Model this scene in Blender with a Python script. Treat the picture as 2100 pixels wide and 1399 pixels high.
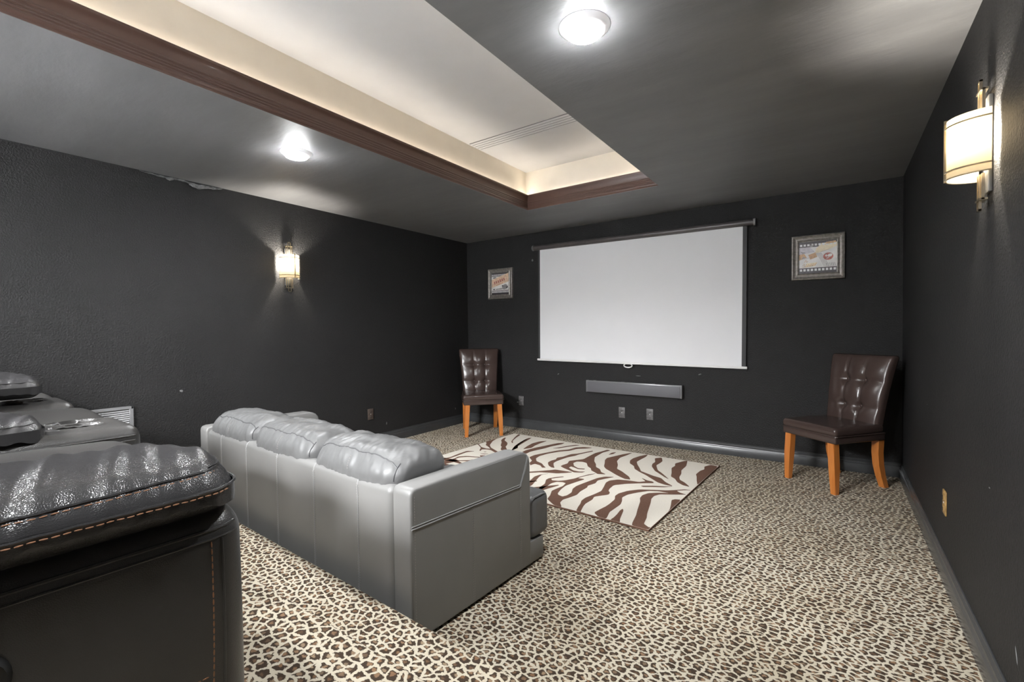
import bpy, bmesh, math, random
from mathutils import Vector, Matrix
from mathutils.bvhtree import BVHTree
from mathutils.geometry import tessellate_polygon
from mathutils import noise as mnoise
random.seed(7)
PI = math.pi
scene = bpy.context.scene
for o in list(bpy.data.objects): bpy.data.objects.remove(o)
COL = scene.collection

# ------------------------------------------------------------------ camera
cam_d = bpy.data.cameras.new('camera'); cam = bpy.data.objects.new('camera', cam_d); COL.objects.link(cam)
cr = Vector((0.820492, 0.571513, -0.012896)); cu = Vector((-0.002452, 0.026078, 0.999657)); cf = Vector((-0.571653, 0.820179, -0.022798))
cam.matrix_world = Matrix(((cr.x, cu.x, -cf.x, 4.0960), (cr.y, cu.y, -cf.y, -4.8375), (cr.z, cu.z, -cf.z, 1.2255), (0, 0, 0, 1)))
cam_d.sensor_fit = 'HORIZONTAL'; cam_d.sensor_width = 36.0; cam_d.lens = 953.58 * 36.0 / 2100.0
cam_d.clip_start = 0.02; cam_d.clip_end = 60
scene.camera = cam
# ------------------------------------------------------------------ world, exposure
w = bpy.data.worlds.new('world'); scene.world = w; w.use_nodes = True
w.node_tree.nodes['Background'].inputs[0].default_value = (0.9, 0.95, 1, 1)
w.node_tree.nodes['Background'].inputs[1].default_value = 0.0
scene.view_settings.view_transform = 'Standard'; scene.view_settings.look = 'None'
scene.view_settings.exposure = 2.2; scene.view_settings.gamma = 1.0; scene.view_settings.use_curve_mapping = False
try:
    scene.cycles.use_denoising = True; scene.cycles.max_bounces = 8; scene.cycles.diffuse_bounces = 5
    scene.cycles.sample_clamp_indirect = 6.0; scene.cycles.caustics_reflective = False; scene.cycles.caustics_refractive = False
except Exception: pass
# lamp strengths (the lamps themselves are built in their fixtures below)
CEIL_LENS = 156.0        # emission of a flush ceiling light's lens
SCONCE_W = 5.4          # bulb in each wall sconce
COVE = 4.3              # rope light behind the crown moulding
FILL_W = 340.0           # unseen fill lamp, added behind the invented rear doorway

# ------------------------------------------------------------------ helpers
def link(name, me, parent=None, kind=None, label=None, cat=None, group=None):
    o = bpy.data.objects.new(name, me); COL.objects.link(o)
    if parent is not None: o.parent = parent
    tag(o, label, cat, group, kind)
    return o
def tag(o, label=None, cat=None, group=None, kind=None):
    if label: o['label'] = label
    if cat: o['category'] = cat
    if group: o['group'] = group
    if kind: o['kind'] = kind
    return o
def empty(name, loc, rz=0.0, label=None, cat=None, group=None):
    o = link(name, None, None, None, label, cat, group)
    o.location = loc; o.rotation_euler = (0, 0, rz); o.empty_display_size = 0.1
    return o
def mesh(name, verts, faces, m, smooth=True, auto=40):
    me = bpy.data.meshes.new(name); me.from_pydata([tuple(v) for v in verts], [], faces)
    bm = bmesh.new(); bm.from_mesh(me); bmesh.ops.recalc_face_normals(bm, faces=bm.faces); bm.to_mesh(me); bm.free()
    me.materials.append(m)
    if smooth: shade(me, auto)
    return me
def shade(me, auto=40):
    for p in me.polygons: p.use_smooth = True
    try: me.set_sharp_from_angle(angle=math.radians(auto))
    except Exception: pass
def bm_mesh(name, bm, m, auto=40):
    bmesh.ops.recalc_face_normals(bm, faces=bm.faces)
    me = bpy.data.meshes.new(name); bm.to_mesh(me); bm.free(); me.materials.append(m); shade(me, auto); return me
def part(name, bm, m, parent, label=None, kind=None, auto=40):
    return link(name, bm_mesh(name, bm, m, auto), parent, kind, label)
def add_box(bm, x0, x1, y0, y1, z0, z1, bev=0.0, seg=2):
    b = bmesh.new()
    vs = [b.verts.new((x, y, z)) for x in (x0, x1) for y in (y0, y1) for z in (z0, z1)]
    for f in ((0, 1, 3, 2), (4, 6, 7, 5), (0, 4, 5, 1), (2, 3, 7, 6), (0, 2, 6, 4), (1, 5, 7, 3)): b.faces.new([vs[i] for i in f])
    bmesh.ops.recalc_face_normals(b, faces=b.faces)
    if bev > 0: bmesh.ops.bevel(b, geom=list(b.edges), offset=bev, segments=seg, profile=0.5, affect='EDGES')
    merge(bm, b)
def merge(bm, b, M=None):
    mp = {}
    for v in b.verts: mp[v] = bm.verts.new(M @ v.co if M else v.co)
    for f in b.faces:
        try: bm.faces.new([mp[v] for v in f.verts])
        except ValueError: pass
    b.free()
def box(*a, **k):
    bm = bmesh.new(); add_box(bm, *a, **k); return bm
def add_prism(bm, pts, axis, a0, a1, bev=0.0, seg=2):
    """polygon pts in the two axes other than `axis`, extruded along axis; bev rounds the end caps"""
    b = bmesh.new()
    def P(p, a):
        return {'x': (a, p[0], p[1]), 'y': (p[0], a, p[1]), 'z': (p[0], p[1], a)}[axis]
    A = [b.verts.new(P(p, a0)) for p in pts]; B = [b.verts.new(P(p, a1)) for p in pts]
    n = len(pts); fa = b.faces.new(A); fb = b.faces.new(B)
    for i in range(n): b.faces.new((A[i], A[(i + 1) % n], B[(i + 1) % n], B[i]))
    bmesh.ops.recalc_face_normals(b, faces=b.faces)
    if bev > 0:
        es = list(set(list(fa.edges) + list(fb.edges)))
        bmesh.ops.bevel(b, geom=es, offset=bev, segments=seg, profile=0.5, affect='EDGES')
    merge(bm, b)
def add_tube(bm, pts, r, n=8, closed=False, cap=True):
    pts = [Vector(p) for p in pts]; N = len(pts); rings = []
    up = None
    for i, p in enumerate(pts):
        a = pts[(i - 1) % N] if (closed or i > 0) else p; c = pts[(i + 1) % N] if (closed or i < N - 1) else p
        t = (c - a)
        if t.length < 1e-9: t = Vector((0, 0, 1))
        t.normalize()
        if up is None: up = Vector((0, 0, 1)) if abs(t.z) < 0.9 else Vector((1, 0, 0))
        s = t.cross(up)
        if s.length < 1e-6: s = t.orthogonal()
        s.normalize(); up = s.cross(t).normalized()
        rr = r[i] if isinstance(r, (list, tuple)) else r
        rings.append([bm.verts.new(p + rr * (math.cos(2 * PI * k / n) * s + math.sin(2 * PI * k / n) * up)) for k in range(n)])
    for i in range(N if closed else N - 1):
        A, B = rings[i], rings[(i + 1) % N]
        for k in range(n): bm.faces.new((A[k], A[(k + 1) % n], B[(k + 1) % n], B[k]))
    if cap and not closed: bm.faces.new(rings[0]); bm.faces.new(rings[-1][::-1])
def tube(pts, r, n=8, closed=False):
    bm = bmesh.new(); add_tube(bm, pts, r, n, closed); return bm
def add_lathe(bm, prof, n=32, c=(0, 0, 0), axis='z'):
    rings = []
    for (r, h) in prof:
        ring = []
        for k in range(n):
            a = 2 * PI * k / n; p = (r * math.cos(a), r * math.sin(a), h)
            if axis == 'x': p = (h, p[0], p[1])
            if axis == 'y': p = (p[0], h, p[1])
            ring.append(bm.verts.new((p[0] + c[0], p[1] + c[1], p[2] + c[2])))
        rings.append(ring)
    for A, B in zip(rings, rings[1:]):
        for k in range(n): bm.faces.new((A[k], A[(k + 1) % n], B[(k + 1) % n], B[k]))
    if prof[0][0] > 1e-5: bm.faces.new(rings[0])
    if prof[-1][0] > 1e-5: bm.faces.new(rings[-1])
    bmesh.ops.remove_doubles(bm, verts=bm.verts, dist=1e-6)
def soft_box(bm, c, half, r, n=(8, 8, 8), k=3, deform=None):
    """rounded cushion block: a lattice-surfaced box with corner radius r and optional deform(x,y,z in local coords)->Vector"""
    axes = []
    for h, m in zip(half, n):
        rr = min(r, h * 0.98)
        L = [-h + rr * i / k for i in range(k)] + [-(h - rr) + 2 * (h - rr) * i / m for i in range(m + 1)] + [h - rr + rr * (i + 1) / k for i in range(k)]
        axes.append(L)
    N = [len(a) - 1 for a in axes]; V = {}; C0 = Vector(c)
    rr = [min(r, h * 0.98) for h in half]
    def vert(i, j, l):
        key = (i, j, l)
        if key not in V:
            p = Vector((axes[0][i], axes[1][j], axes[2][l]))
            q = Vector([max(-(half[a] - rr[a]), min(half[a] - rr[a], p[a])) for a in range(3)])
            d = p - q
            # normalise with per-axis radii
            e = Vector([d[a] / rr[a] for a in range(3)])
            if e.length > 1e-9:
                e.normalize(); p = q + Vector([e[a] * rr[a] for a in range(3)])
            if deform: p = Vector(deform(p.x, p.y, p.z))
            V[key] = bm.verts.new(p + C0)
        return V[key]
    for i in range(N[0]):
        for j in range(N[1]):
            for l in (0, N[2]): bm.faces.new((vert(i, j, l), vert(i + 1, j, l), vert(i + 1, j + 1, l), vert(i, j + 1, l)))
    for i in range(N[0]):
        for l in range(N[2]):
            for j in (0, N[1]): bm.faces.new((vert(i, j, l), vert(i + 1, j, l), vert(i + 1, j, l + 1), vert(i, j, l + 1)))
    for j in range(N[1]):
        for l in range(N[2]):
            for i in (0, N[0]): bm.faces.new((vert(i, j, l), vert(i, j + 1, l), vert(i, j + 1, l + 1), vert(i, j, l + 1)))
    bmesh.ops.recalc_face_normals(bm, faces=bm.faces)
def dup(root, loc, rz, label=None):
    r = root.copy(); COL.objects.link(r); r.location = loc; r.rotation_euler = (0, 0, rz)
    if label: r['label'] = label
    for ch in list(root.children):
        c = ch.copy(); COL.objects.link(c); c.parent = r
        for g in list(ch.children):
            d = g.copy(); COL.objects.link(d); d.parent = c
    return r
def bvh_of(ob): return BVHTree.FromPolygons([v.co.copy() for v in ob.data.vertices], [tuple(p.vertices) for p in ob.data.polygons])
def drape(bvh, pts, d, off=0.0):
    """project points along direction d on to a surface"""
    out = []; d = Vector(d).normalized()
    for p in pts:
        h = bvh.ray_cast(Vector(p) - d * 0.6, d)
        if h[0] is not None: out.append(h[0] - d * off)
    return out
def sub(pts, n):
    pts = [Vector(p) for p in pts]; out = []
    for a, b in zip(pts, pts[1:]):
        for i in range(n): out.append(a.lerp(b, i / n))
    out.append(pts[-1]); return out
def add_stitches(bm, pts, L=0.007, gap=0.004, r=0.0011, n=5):
    """little thread dashes along a polyline"""
    pts = [Vector(p) for p in pts]
    cum = [0]
    for a, b in zip(pts, pts[1:]): cum.append(cum[-1] + (b - a).length)
    def at(s):
        for i in range(len(pts) - 1):
            if s <= cum[i + 1] or i == len(pts) - 2:
                t = (s - cum[i]) / max(1e-9, cum[i + 1] - cum[i]); return pts[i].lerp(pts[i + 1], t)
    s = 0.002
    while s + L < cum[-1]:
        add_tube(bm, [at(s), at(s + L * 0.5), at(s + L)], [r * 0.6, r, r * 0.6], n); s += L + gap

# ------------------------------------------------------------------ materials
def new_mat(name):
    m = bpy.data.materials.new(name); m.use_nodes = True
    nt = m.node_tree; b = nt.nodes['Principled BSDF']; return m, nt, b
def N(nt, typ, **kw):
    n = nt.nodes.new(typ)
    for k, v in kw.items(): setattr(n, k, v)
    return n
def L(nt, a, b): nt.links.new(a, b)
def ramp(nt, fac, stops, interp='LINEAR'):
    r = N(nt, 'ShaderNodeValToRGB'); r.color_ramp.interpolation = interp
    e = r.color_ramp.elements
    while len(e) > 1: e.remove(e[-1])
    e[0].position, e[0].color = stops[0][0], (*stops[0][1], 1)
    for p, c in stops[1:]:
        x = e.new(p); x.color = (*c, 1)
    L(nt, fac, r.inputs[0]); return r.outputs[0]
def math_(nt, op, a, b=None, c=None):
    n = N(nt, 'ShaderNodeMath', operation=op)
    for i, v in enumerate((a, b, c)):
        if v is None: continue
        if isinstance(v, (int, float)): n.inputs[i].default_value = v
        else: L(nt, v, n.inputs[i])
    return n.outputs[0]
def coords(nt, kind='Object', scale=(1, 1, 1)):
    tc = N(nt, 'ShaderNodeTexCoord'); mp = N(nt, 'ShaderNodeMapping'); mp.inputs['Scale'].default_value = scale
    L(nt, tc.outputs[kind], mp.inputs[0]); return mp.outputs[0]
def noise(nt, v, scale, detail=3, rough=0.5):
    n = N(nt, 'ShaderNodeTexNoise'); n.inputs['Scale'].default_value = scale; n.inputs['Detail'].default_value = detail
    n.inputs['Roughness'].default_value = rough; L(nt, v, n.inputs['Vector']); return n.outputs['Fac']
def bump(nt, b, h, strength=0.3, dist=0.01):
    n = N(nt, 'ShaderNodeBump'); n.inputs['Strength'].default_value = strength; n.inputs['Distance'].default_value = dist
    L(nt, h, n.inputs['Height']); L(nt, n.outputs[0], b.inputs['Normal'])
def simple(name, col, rough=0.5, metal=0.0, spec=0.5, var=0.0, vscale=6.0, bscale=0, bstr=0.2, bdist=0.002, stretch=(1, 1, 1), coat=0.0):
    m, nt, b = new_mat(name)
    b.inputs['Roughness'].default_value = rough; b.inputs['Metallic'].default_value = metal; b.inputs['Specular IOR Level'].default_value = spec
    b.inputs['Base Color'].default_value = (*col, 1); b.inputs['Coat Weight'].default_value = coat
    v = coords(nt, 'Object', stretch)
    if var > 0:
        f = noise(nt, v, vscale, 4)
        L(nt, ramp(nt, f, [(0.3, tuple(c * (1 - var) for c in col)), (0.7, tuple(min(1, c * (1 + var)) for c in col))]), b.inputs['Base Color'])
    if bscale > 0: bump(nt, b, noise(nt, v, bscale, 3), bstr, bdist)
    return m
def emit(name, col, strength):
    m, nt, b = new_mat(name)
    b.inputs['Base Color'].default_value = (*col, 1)
    b.inputs['Emission Color'].default_value = (*col, 1); b.inputs['Emission Strength'].default_value = strength
    return m
def leather(name, col, rough, grain=380, gstr=0.25, var=0.12, wr=0.0):
    m, nt, b = new_mat(name)
    v = coords(nt)
    f = noise(nt, v, 3.0, 4)
    L(nt, ramp(nt, f, [(0.3, tuple(c * (1 - var) for c in col)), (0.7, tuple(c * (1 + var) for c in col))]), b.inputs['Base Color'])
    vo = N(nt, 'ShaderNodeTexVoronoi', feature='DISTANCE_TO_EDGE'); vo.inputs['Scale'].default_value = grain; L(nt, v, vo.inputs['Vector'])
    e = math_(nt, 'MINIMUM', vo.outputs['Distance'], 0.25)
    h = math_(nt, 'MULTIPLY', e, 1.0)
    if wr > 0:
        w2 = noise(nt, v, 14.0, 3, 0.6); h = math_(nt, 'ADD', h, math_(nt, 'MULTIPLY', w2, wr))
    bump(nt, b, h, gstr, 0.004)
    r = math_(nt, 'MULTIPLY_ADD', noise(nt, v, 9.0, 3), 0.06, rough - 0.03); L(nt, r, b.inputs['Roughness'])
    b.inputs['Specular IOR Level'].default_value = 0.5
    return m

def wall_mat():
    m, nt, b = new_mat('charcoal wall paint')
    v = coords(nt)
    f = noise(nt, v, 1.3, 5, 0.6)
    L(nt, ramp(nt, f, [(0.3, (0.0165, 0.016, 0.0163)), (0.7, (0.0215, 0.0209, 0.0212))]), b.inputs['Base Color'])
    b.inputs['Roughness'].default_value = 0.58; b.inputs['Specular IOR Level'].default_value = 0.28
    h = noise(nt, v, 95, 4, 0.6); bump(nt, b, h, 1.0, 0.007)
    return m
def ceil_mat():
    m, nt, b = new_mat('charcoal satin ceiling paint')
    v = coords(nt, 'Object', (1, 1, 1))
    f = noise(nt, coords(nt, 'Object', (0.6, 2.2, 1)), 2.0, 5, 0.6)
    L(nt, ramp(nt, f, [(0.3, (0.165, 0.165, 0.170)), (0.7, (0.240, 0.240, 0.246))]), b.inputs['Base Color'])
    L(nt, math_(nt, 'MULTIPLY_ADD', f, 0.26, 0.40), b.inputs['Roughness'])
    b.inputs['Specular IOR Level'].default_value = 0.75
    bump(nt, b, noise(nt, coords(nt, 'Object', (1, 2.5, 1)), 9, 4, 0.55), 0.16, 0.012)
    return m
def carpet_mat():
    m, nt, b = new_mat('leopard carpet')
    uv = N(nt, 'ShaderNodeUVMap'); mp = N(nt, 'ShaderNodeMapping'); mp.inputs['Rotation'].default_value = (0, 0, math.radians(12)); mp.inputs['Scale'].default_value = (1.0, 1.25, 1.0)
    L(nt, uv.outputs[0], mp.inputs[0]); v0 = mp.outputs[0]
    # ragged edges: offset the lookup with fine noise
    nz = N(nt, 'ShaderNodeTexNoise'); nz.inputs['Scale'].default_value = 62; nz.inputs['Detail'].default_value = 3; L(nt, v0, nz.inputs['Vector'])
    sc = N(nt, 'ShaderNodeVectorMath', operation='MULTIPLY_ADD'); L(nt, nz.outputs['Color'], sc.inputs[0]); sc.inputs[1].default_value = (0.024, 0.024, 0); L(nt, v0, sc.inputs[2])
    v = sc.outputs[0]
    vo = N(nt, 'ShaderNodeTexVoronoi', feature='DISTANCE_TO_EDGE', voronoi_dimensions='2D'); vo.inputs['Scale'].default_value = 29; vo.inputs['Randomness'].default_value = 0.85; L(nt, v, vo.inputs['Vector'])
    vc = N(nt, 'ShaderNodeTexVoronoi', feature='F1', voronoi_dimensions='2D'); vc.inputs['Scale'].default_value = 29; vc.inputs['Randomness'].default_value = 0.85; L(nt, v, vc.inputs['Vector'])
    sep = N(nt, 'ShaderNodeSeparateColor'); L(nt, vc.outputs['Color'], sep.inputs[0])
    fine = noise(nt, v0, 420, 2)
    d = math_(nt, 'ADD', vo.outputs['Distance'], math_(nt, 'MULTIPLY_ADD', fine, 0.10, -0.05))
    d = math_(nt, 'ADD', d, math_(nt, 'MULTIPLY_ADD', sep.outputs['Red'], -0.06, 0.03))
    spot = math_(nt, 'SMOOTHSTEP' if False else 'SUBTRACT', d, 0.125); spot = math_(nt, 'MULTIPLY', spot, 22.0); spot = N_clamp(nt, spot)
    ctr = math_(nt, 'SUBTRACT', 0.265, vc.outputs['Distance']); ctr = math_(nt, 'ADD', ctr, math_(nt, 'MULTIPLY_ADD', fine, 0.16, -0.08)); ctr = N_clamp(nt, math_(nt, 'MULTIPLY', ctr, 9.0))
    ctr = math_(nt, 'MULTIPLY', ctr, math_(nt, 'MULTIPLY_ADD', sep.outputs['Green'], 0.9, 0.25))
    dark = ramp(nt, fine, [(0.3, (0.046, 0.032, 0.023)), (0.7, (0.082, 0.057, 0.040))])
    tan = ramp(nt, sep.outputs['Blue'], [(0.0, (0.24, 0.135, 0.075)), (0.6, (0.31, 0.20, 0.125)), (1.0, (0.40, 0.30, 0.20))])
    mx = N(nt, 'ShaderNodeMix', data_type='RGBA'); L(nt, N_clamp(nt, ctr), mx.inputs[0]); L(nt, dark, mx.inputs[6]); L(nt, tan, mx.inputs[7])
    big = noise(nt, v0, 2.0, 3)
    cream = ramp(nt, big, [(0.3, (0.57, 0.50, 0.38)), (0.7, (0.67, 0.61, 0.495))])
    mx2 = N(nt, 'ShaderNodeMix', data_type='RGBA'); L(nt, spot, mx2.inputs[0]); L(nt, cream, mx2.inputs[6]); L(nt, mx.outputs[2], mx2.inputs[7])
    L(nt, mx2.outputs[2], b.inputs['Base Color'])
    b.inputs['Roughness'].default_value = 0.95; b.inputs['Specular IOR Level'].default_value = 0.1
    bump(nt, b, math_(nt, 'ADD', fine, math_(nt, 'MULTIPLY', spot, -0.3)), 0.5, 0.004)
    return m
def N_clamp(nt, v):
    n = N(nt, 'ShaderNodeClamp'); L(nt, v, n.inputs[0]); return n.outputs[0]
def wood_mat(name, c1, c2, rough=0.35, axis=(18, 18, 1.2)):
    m, nt, b = new_mat(name)
    v = coords(nt, 'Object', axis); f = noise(nt, v, 3.0, 6, 0.65)
    L(nt, ramp(nt, f, [(0.3, c1), (0.7, c2)]), b.inputs['Base Color']); b.inputs['Roughness'].default_value = rough
    b.inputs['Coat Weight'].default_value = 0.2; bump(nt, b, f, 0.08, 0.002); return m
def rug_mat(name, c, var=0.2):
    m, nt, b = new_mat(name)
    v = coords(nt); f = noise(nt, v, 260, 3, 0.7)
    L(nt, ramp(nt, f, [(0.3, tuple(x * (1 - var) for x in c)), (0.7, tuple(min(1, x * (1 + var)) for x in c))]), b.inputs['Base Color'])
    b.inputs['Roughness'].default_value = 0.95; b.inputs['Specular IOR Level'].default_value = 0.1; bump(nt, b, f, 0.5, 0.004); return m
def shade_mat():
    m = bpy.data.materials.new('amber glass shade'); m.use_nodes = True; nt = m.node_tree
    for n in list(nt.nodes): nt.nodes.remove(n)
    out = N(nt, 'ShaderNodeOutputMaterial'); mix = N(nt, 'ShaderNodeMixShader'); mix.inputs[0].default_value = 0.45
    tr = N(nt, 'ShaderNodeBsdfTranslucent'); tr.inputs[0].default_value = (0.115, 0.090, 0.053, 1)
    df = N(nt, 'ShaderNodeBsdfDiffuse'); df.inputs[0].default_value = (0.42, 0.37, 0.28, 1)
    L(nt, tr.outputs[0], mix.inputs[1]); L(nt, df.outputs[0], mix.inputs[2]); L(nt, mix.outputs[0], out.inputs[0]); return m
M_WALL = wall_mat(); M_CEIL = ceil_mat(); M_CARPET = carpet_mat()
M_BASE = simple('charcoal gloss trim paint', (0.048, 0.050, 0.052), 0.26, spec=0.6, var=0.1)
M_WHITE = simple('white ceiling paint', (0.67, 0.67, 0.675), 0.7, var=0.02, bscale=90, bstr=0.1)
M_BEIGE = simple('beige tray paint', (0.88, 0.82, 0.71), 0.6, var=0.03, bscale=90, bstr=0.1)
M_CROWN = wood_mat('brown crown moulding', (0.098, 0.054, 0.043), (0.108, 0.060, 0.048), 0.32, (0.5, 0.5, 0.5))
M_TRIMW = simple('white metal trim', (0.82, 0.82, 0.83), 0.35)
M_RING = emit('white trim ring with added glow', (0.9, 0.9, 0.92), 0.10)  # faint emission added so the unlit ring looks brighter
M_LENS = emit('lit lens', (0.965, 0.985, 1.0), CEIL_LENS)
M_COVE = emit('rope light', (1.0, 0.93, 0.83), COVE)
M_SLOT = simple('vent slot grey', (0.11, 0.11, 0.11), 0.6)
M_BRASS = simple('champagne metal', (0.72, 0.62, 0.46), 0.28, metal=1.0)
M_PEWTER = simple('painted pewter plate', (0.20, 0.20, 0.20), 0.4, metal=0.4)
M_SHADE = shade_mat()
M_BULB = emit('bulb glow', (1.0, 0.86, 0.6), 25.0)
M_SCREEN = simple('screen fabric', (0.80, 0.805, 0.82), 0.85, spec=0.15, var=0.006)
M_BLACK = simple('black border cloth', (0.035, 0.035, 0.037), 0.6)
M_CASE = simple('dark grey roller case', (0.085, 0.075, 0.075), 0.32, var=0.15)
M_PLASTIC = simple('white plastic', (0.78, 0.78, 0.77), 0.4)
M_BARGREY = simple('grey speaker cloth', (0.12, 0.12, 0.13), 0.55, bscale=400, bstr=0.2)
M_BARCASE = simple('grey speaker case', (0.20, 0.20, 0.205), 0.25)
M_OUTLET = simple('grey painted plate', (0.13, 0.125, 0.125), 0.38, var=0.3, vscale=60)
M_OUTLETB = simple('brown painted plate', (0.085, 0.065, 0.055), 0.4, var=0.3, vscale=60)
M_TAN = simple('tan worn plate', (0.36, 0.22, 0.08), 0.4, var=0.35, vscale=40)
M_HOLE = simple('dark socket holes', (0.012, 0.012, 0.012), 0.6)
M_CHAIR = leather('espresso chair leather', (0.060, 0.040, 0.035), 0.23, 520, 0.012, 0.08)
M_LEG = wood_mat('honey oak leg', (0.47, 0.140, 0.024), (0.58, 0.215, 0.048), 0.35)
M_SOFA = leather('slate grey sofa leather', (0.205, 0.202, 0.197), 0.41, 420, 0.08, 0.06)
M_SOFACUSH = leather('slate grey cushion leather', (0.125, 0.125, 0.125), 0.43, 420, 0.10, 0.10, 0.35)
M_SEAM = simple('grey seam thread', (0.30, 0.30, 0.30), 0.6)
M_SEAMD = simple('dark seam cord', (0.065, 0.065, 0.068), 0.5)
M_REC = leather('black recliner leather', (0.052, 0.050, 0.048), 0.30, 330, 0.22, 0.2, 0.0)
M_RECPAD = leather('black recliner pad leather', (0.038, 0.037, 0.038), 0.25, 330, 0.24, 0.15, 0.25)
M_ORANGE = simple('copper contrast thread', (0.27, 0.125, 0.06), 0.6)
M_GREYTHREAD = simple('pale thread', (0.36, 0.34, 0.32), 0.6)
M_RUGC = rug_mat('cream rug pile', (0.82, 0.765, 0.67), 0.12)
M_RUGB = rug_mat('brown rug pile', (0.175, 0.098, 0.070), 0.35)
M_FRAME = simple('weathered pewter frame', (0.24, 0.22, 0.20), 0.42, metal=0.35, var=0.3, vscale=50)
M_FRAMEL = simple('pale frame edge', (0.40, 0.38, 0.35), 0.4, metal=0.4)
M_GLASS = None
M_REGISTER = simple('grey painted register', (0.22, 0.22, 0.225), 0.32, var=0.1)
M_PEEL = simple('peeling paint film', (0.17, 0.17, 0.17), 0.22, var=0.5, vscale=30)

# ------------------------------------------------------------------ room shell
W, H, YB = 4.533, 2.41, -6.30           # right wall, soffit height, rear wall
TX0, TX1, TY1, TY0 = 1.592, 2.886, -0.945, -5.35
ZT = 2.80; CV = 0.048                    # tray ceiling height, cove gap behind the crown
def struct(name, bm, m, parent=None, auto=40):
    o = part(name, bm, m, parent, auto=auto)
    if parent is None: o['kind'] = 'structure'
    return o
def quad_uv(name, quads, m, parent=None):
    """planar quads with uv in metres: list of (4 points, (4 uv))"""
    me = bpy.data.meshes.new(name); vs = []; fs = []; uvs = []
    for pts, uv in quads:
        k = len(vs); vs += pts; fs.append((k, k + 1, k + 2, k + 3)); uvs += uv
    me.from_pydata(vs, [], fs); l = me.uv_layers.new(name='UVMap')
    for i, u in enumerate(uvs): l.data[i].uv = u
    me.materials.append(m)
    o = link(name, me, parent)
    if parent is None: o['kind'] = 'structure'
    return o
def xyq(x0, x1, ya0, ya1, yb0, yb1, z):
    """horizontal quad: front edge y ya0..ya1 at x0..x1, rear edge yb0..yb1"""
    p = [(x0, yb0, z), (x1, yb1, z), (x1, ya1, z), (x0, ya0, z)]; return p, [(a[0], a[1]) for a in p]
FL = quad_uv('floor', [xyq(0, W, 0, 0, YB, YB, 0.0), ([(0, YB, -0.06), (0, 0, -0.06), (W, 0, -0.06), (W, YB, -0.06)], [(0, 0)] * 4)], M_CARPET)
def stepbox(name, ya0, ya1, z0, z1):
    """full-width carpeted level with a rounded nosing; front edge from (0,ya0) to (W,ya1)"""
    r = 0.018; q = []; prof = [(0.0, z0)] + [(0.0 - r + r * math.cos(a), z1 - r + r * math.sin(a)) for a in [i * PI / 12 for i in range(7)]]
    prof += [(-0.5, z1)]
    s = 0.0; us = [0.0]
    for a, b in zip(prof, prof[1:]): s += math.hypot(b[0] - a[0], b[1] - a[1]); us.append(s)
    for i in range(len(prof) - 1):
        (d0, h0), (d1, h1) = prof[i], prof[i + 1]
        y00, y01 = ya0 + d0, ya1 + d0; y10, y11 = ya0 + d1, ya1 + d1
        if i == len(prof) - 2: y10 = y11 = YB
        p = [(0, y00, h0), (W, y01, h0), (W, y11, h1), (0, y10, h1)]
        if i == len(prof) - 2: uv = [(0.37, -us[i] + 0.11), (W + 0.37, -us[i] + 0.11), (W + 0.37, -us[i] + 0.11 - (ya1 - YB)), (0.37, -us[i] + 0.11 - (ya0 - YB))]
        else: uv = [(0.37, -us[i] + 0.11), (W + 0.37, -us[i] + 0.11), (W + 0.37, -us[i + 1] + 0.11), (0.37, -us[i + 1] + 0.11)]
        q.append((p, uv))
    o = quad_uv(name, q, M_CARPET, FL); return o
stepbox('carpeted_step', -3.535, -3.760, 0.0, 0.18)
stepbox('seating_platform', -3.985, -4.022, 0.18, 0.34)
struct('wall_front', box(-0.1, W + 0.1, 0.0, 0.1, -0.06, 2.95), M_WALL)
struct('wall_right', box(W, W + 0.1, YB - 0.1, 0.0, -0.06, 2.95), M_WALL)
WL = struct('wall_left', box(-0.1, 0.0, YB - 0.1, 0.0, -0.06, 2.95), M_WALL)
# rear wall; doorway and lobby are invented to let fill light in
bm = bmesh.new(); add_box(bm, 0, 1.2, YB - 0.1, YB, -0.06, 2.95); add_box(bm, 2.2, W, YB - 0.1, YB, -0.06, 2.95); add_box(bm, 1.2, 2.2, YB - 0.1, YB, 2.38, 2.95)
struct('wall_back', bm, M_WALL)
bm = bmesh.new(); add_box(bm, 0.6, 2.8, YB - 2.0, YB - 1.9, 0.3, 2.6); add_box(bm, 0.5, 0.6, YB - 2.0, YB - 0.1, 0.3, 2.6); add_box(bm, 2.8, 2.9, YB - 2.0, YB - 0.1, 0.3, 2.6)
add_box(bm, 0.5, 2.9, YB - 2.0, YB - 0.1, 2.6, 2.7); add_box(bm, 0.5, 2.9, YB - 2.0, YB - 0.1, 0.24, 0.34)
struct('wall_added_lobby', bm, M_WHITE)  # made-up lobby box that holds the fill lamp
bm = bmesh.new()
for a in ((1.12, 1.2, YB - 0.11, YB + 0.015, 0.34, 2.46), (2.2, 2.28, YB - 0.11, YB + 0.015, 0.34, 2.46), (1.2, 2.2, YB - 0.11, YB + 0.015, 2.38, 2.46)): add_box(bm, *a)
struct('trim_added_door', bm, M_BASE)  # frame of the invented doorway
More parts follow.
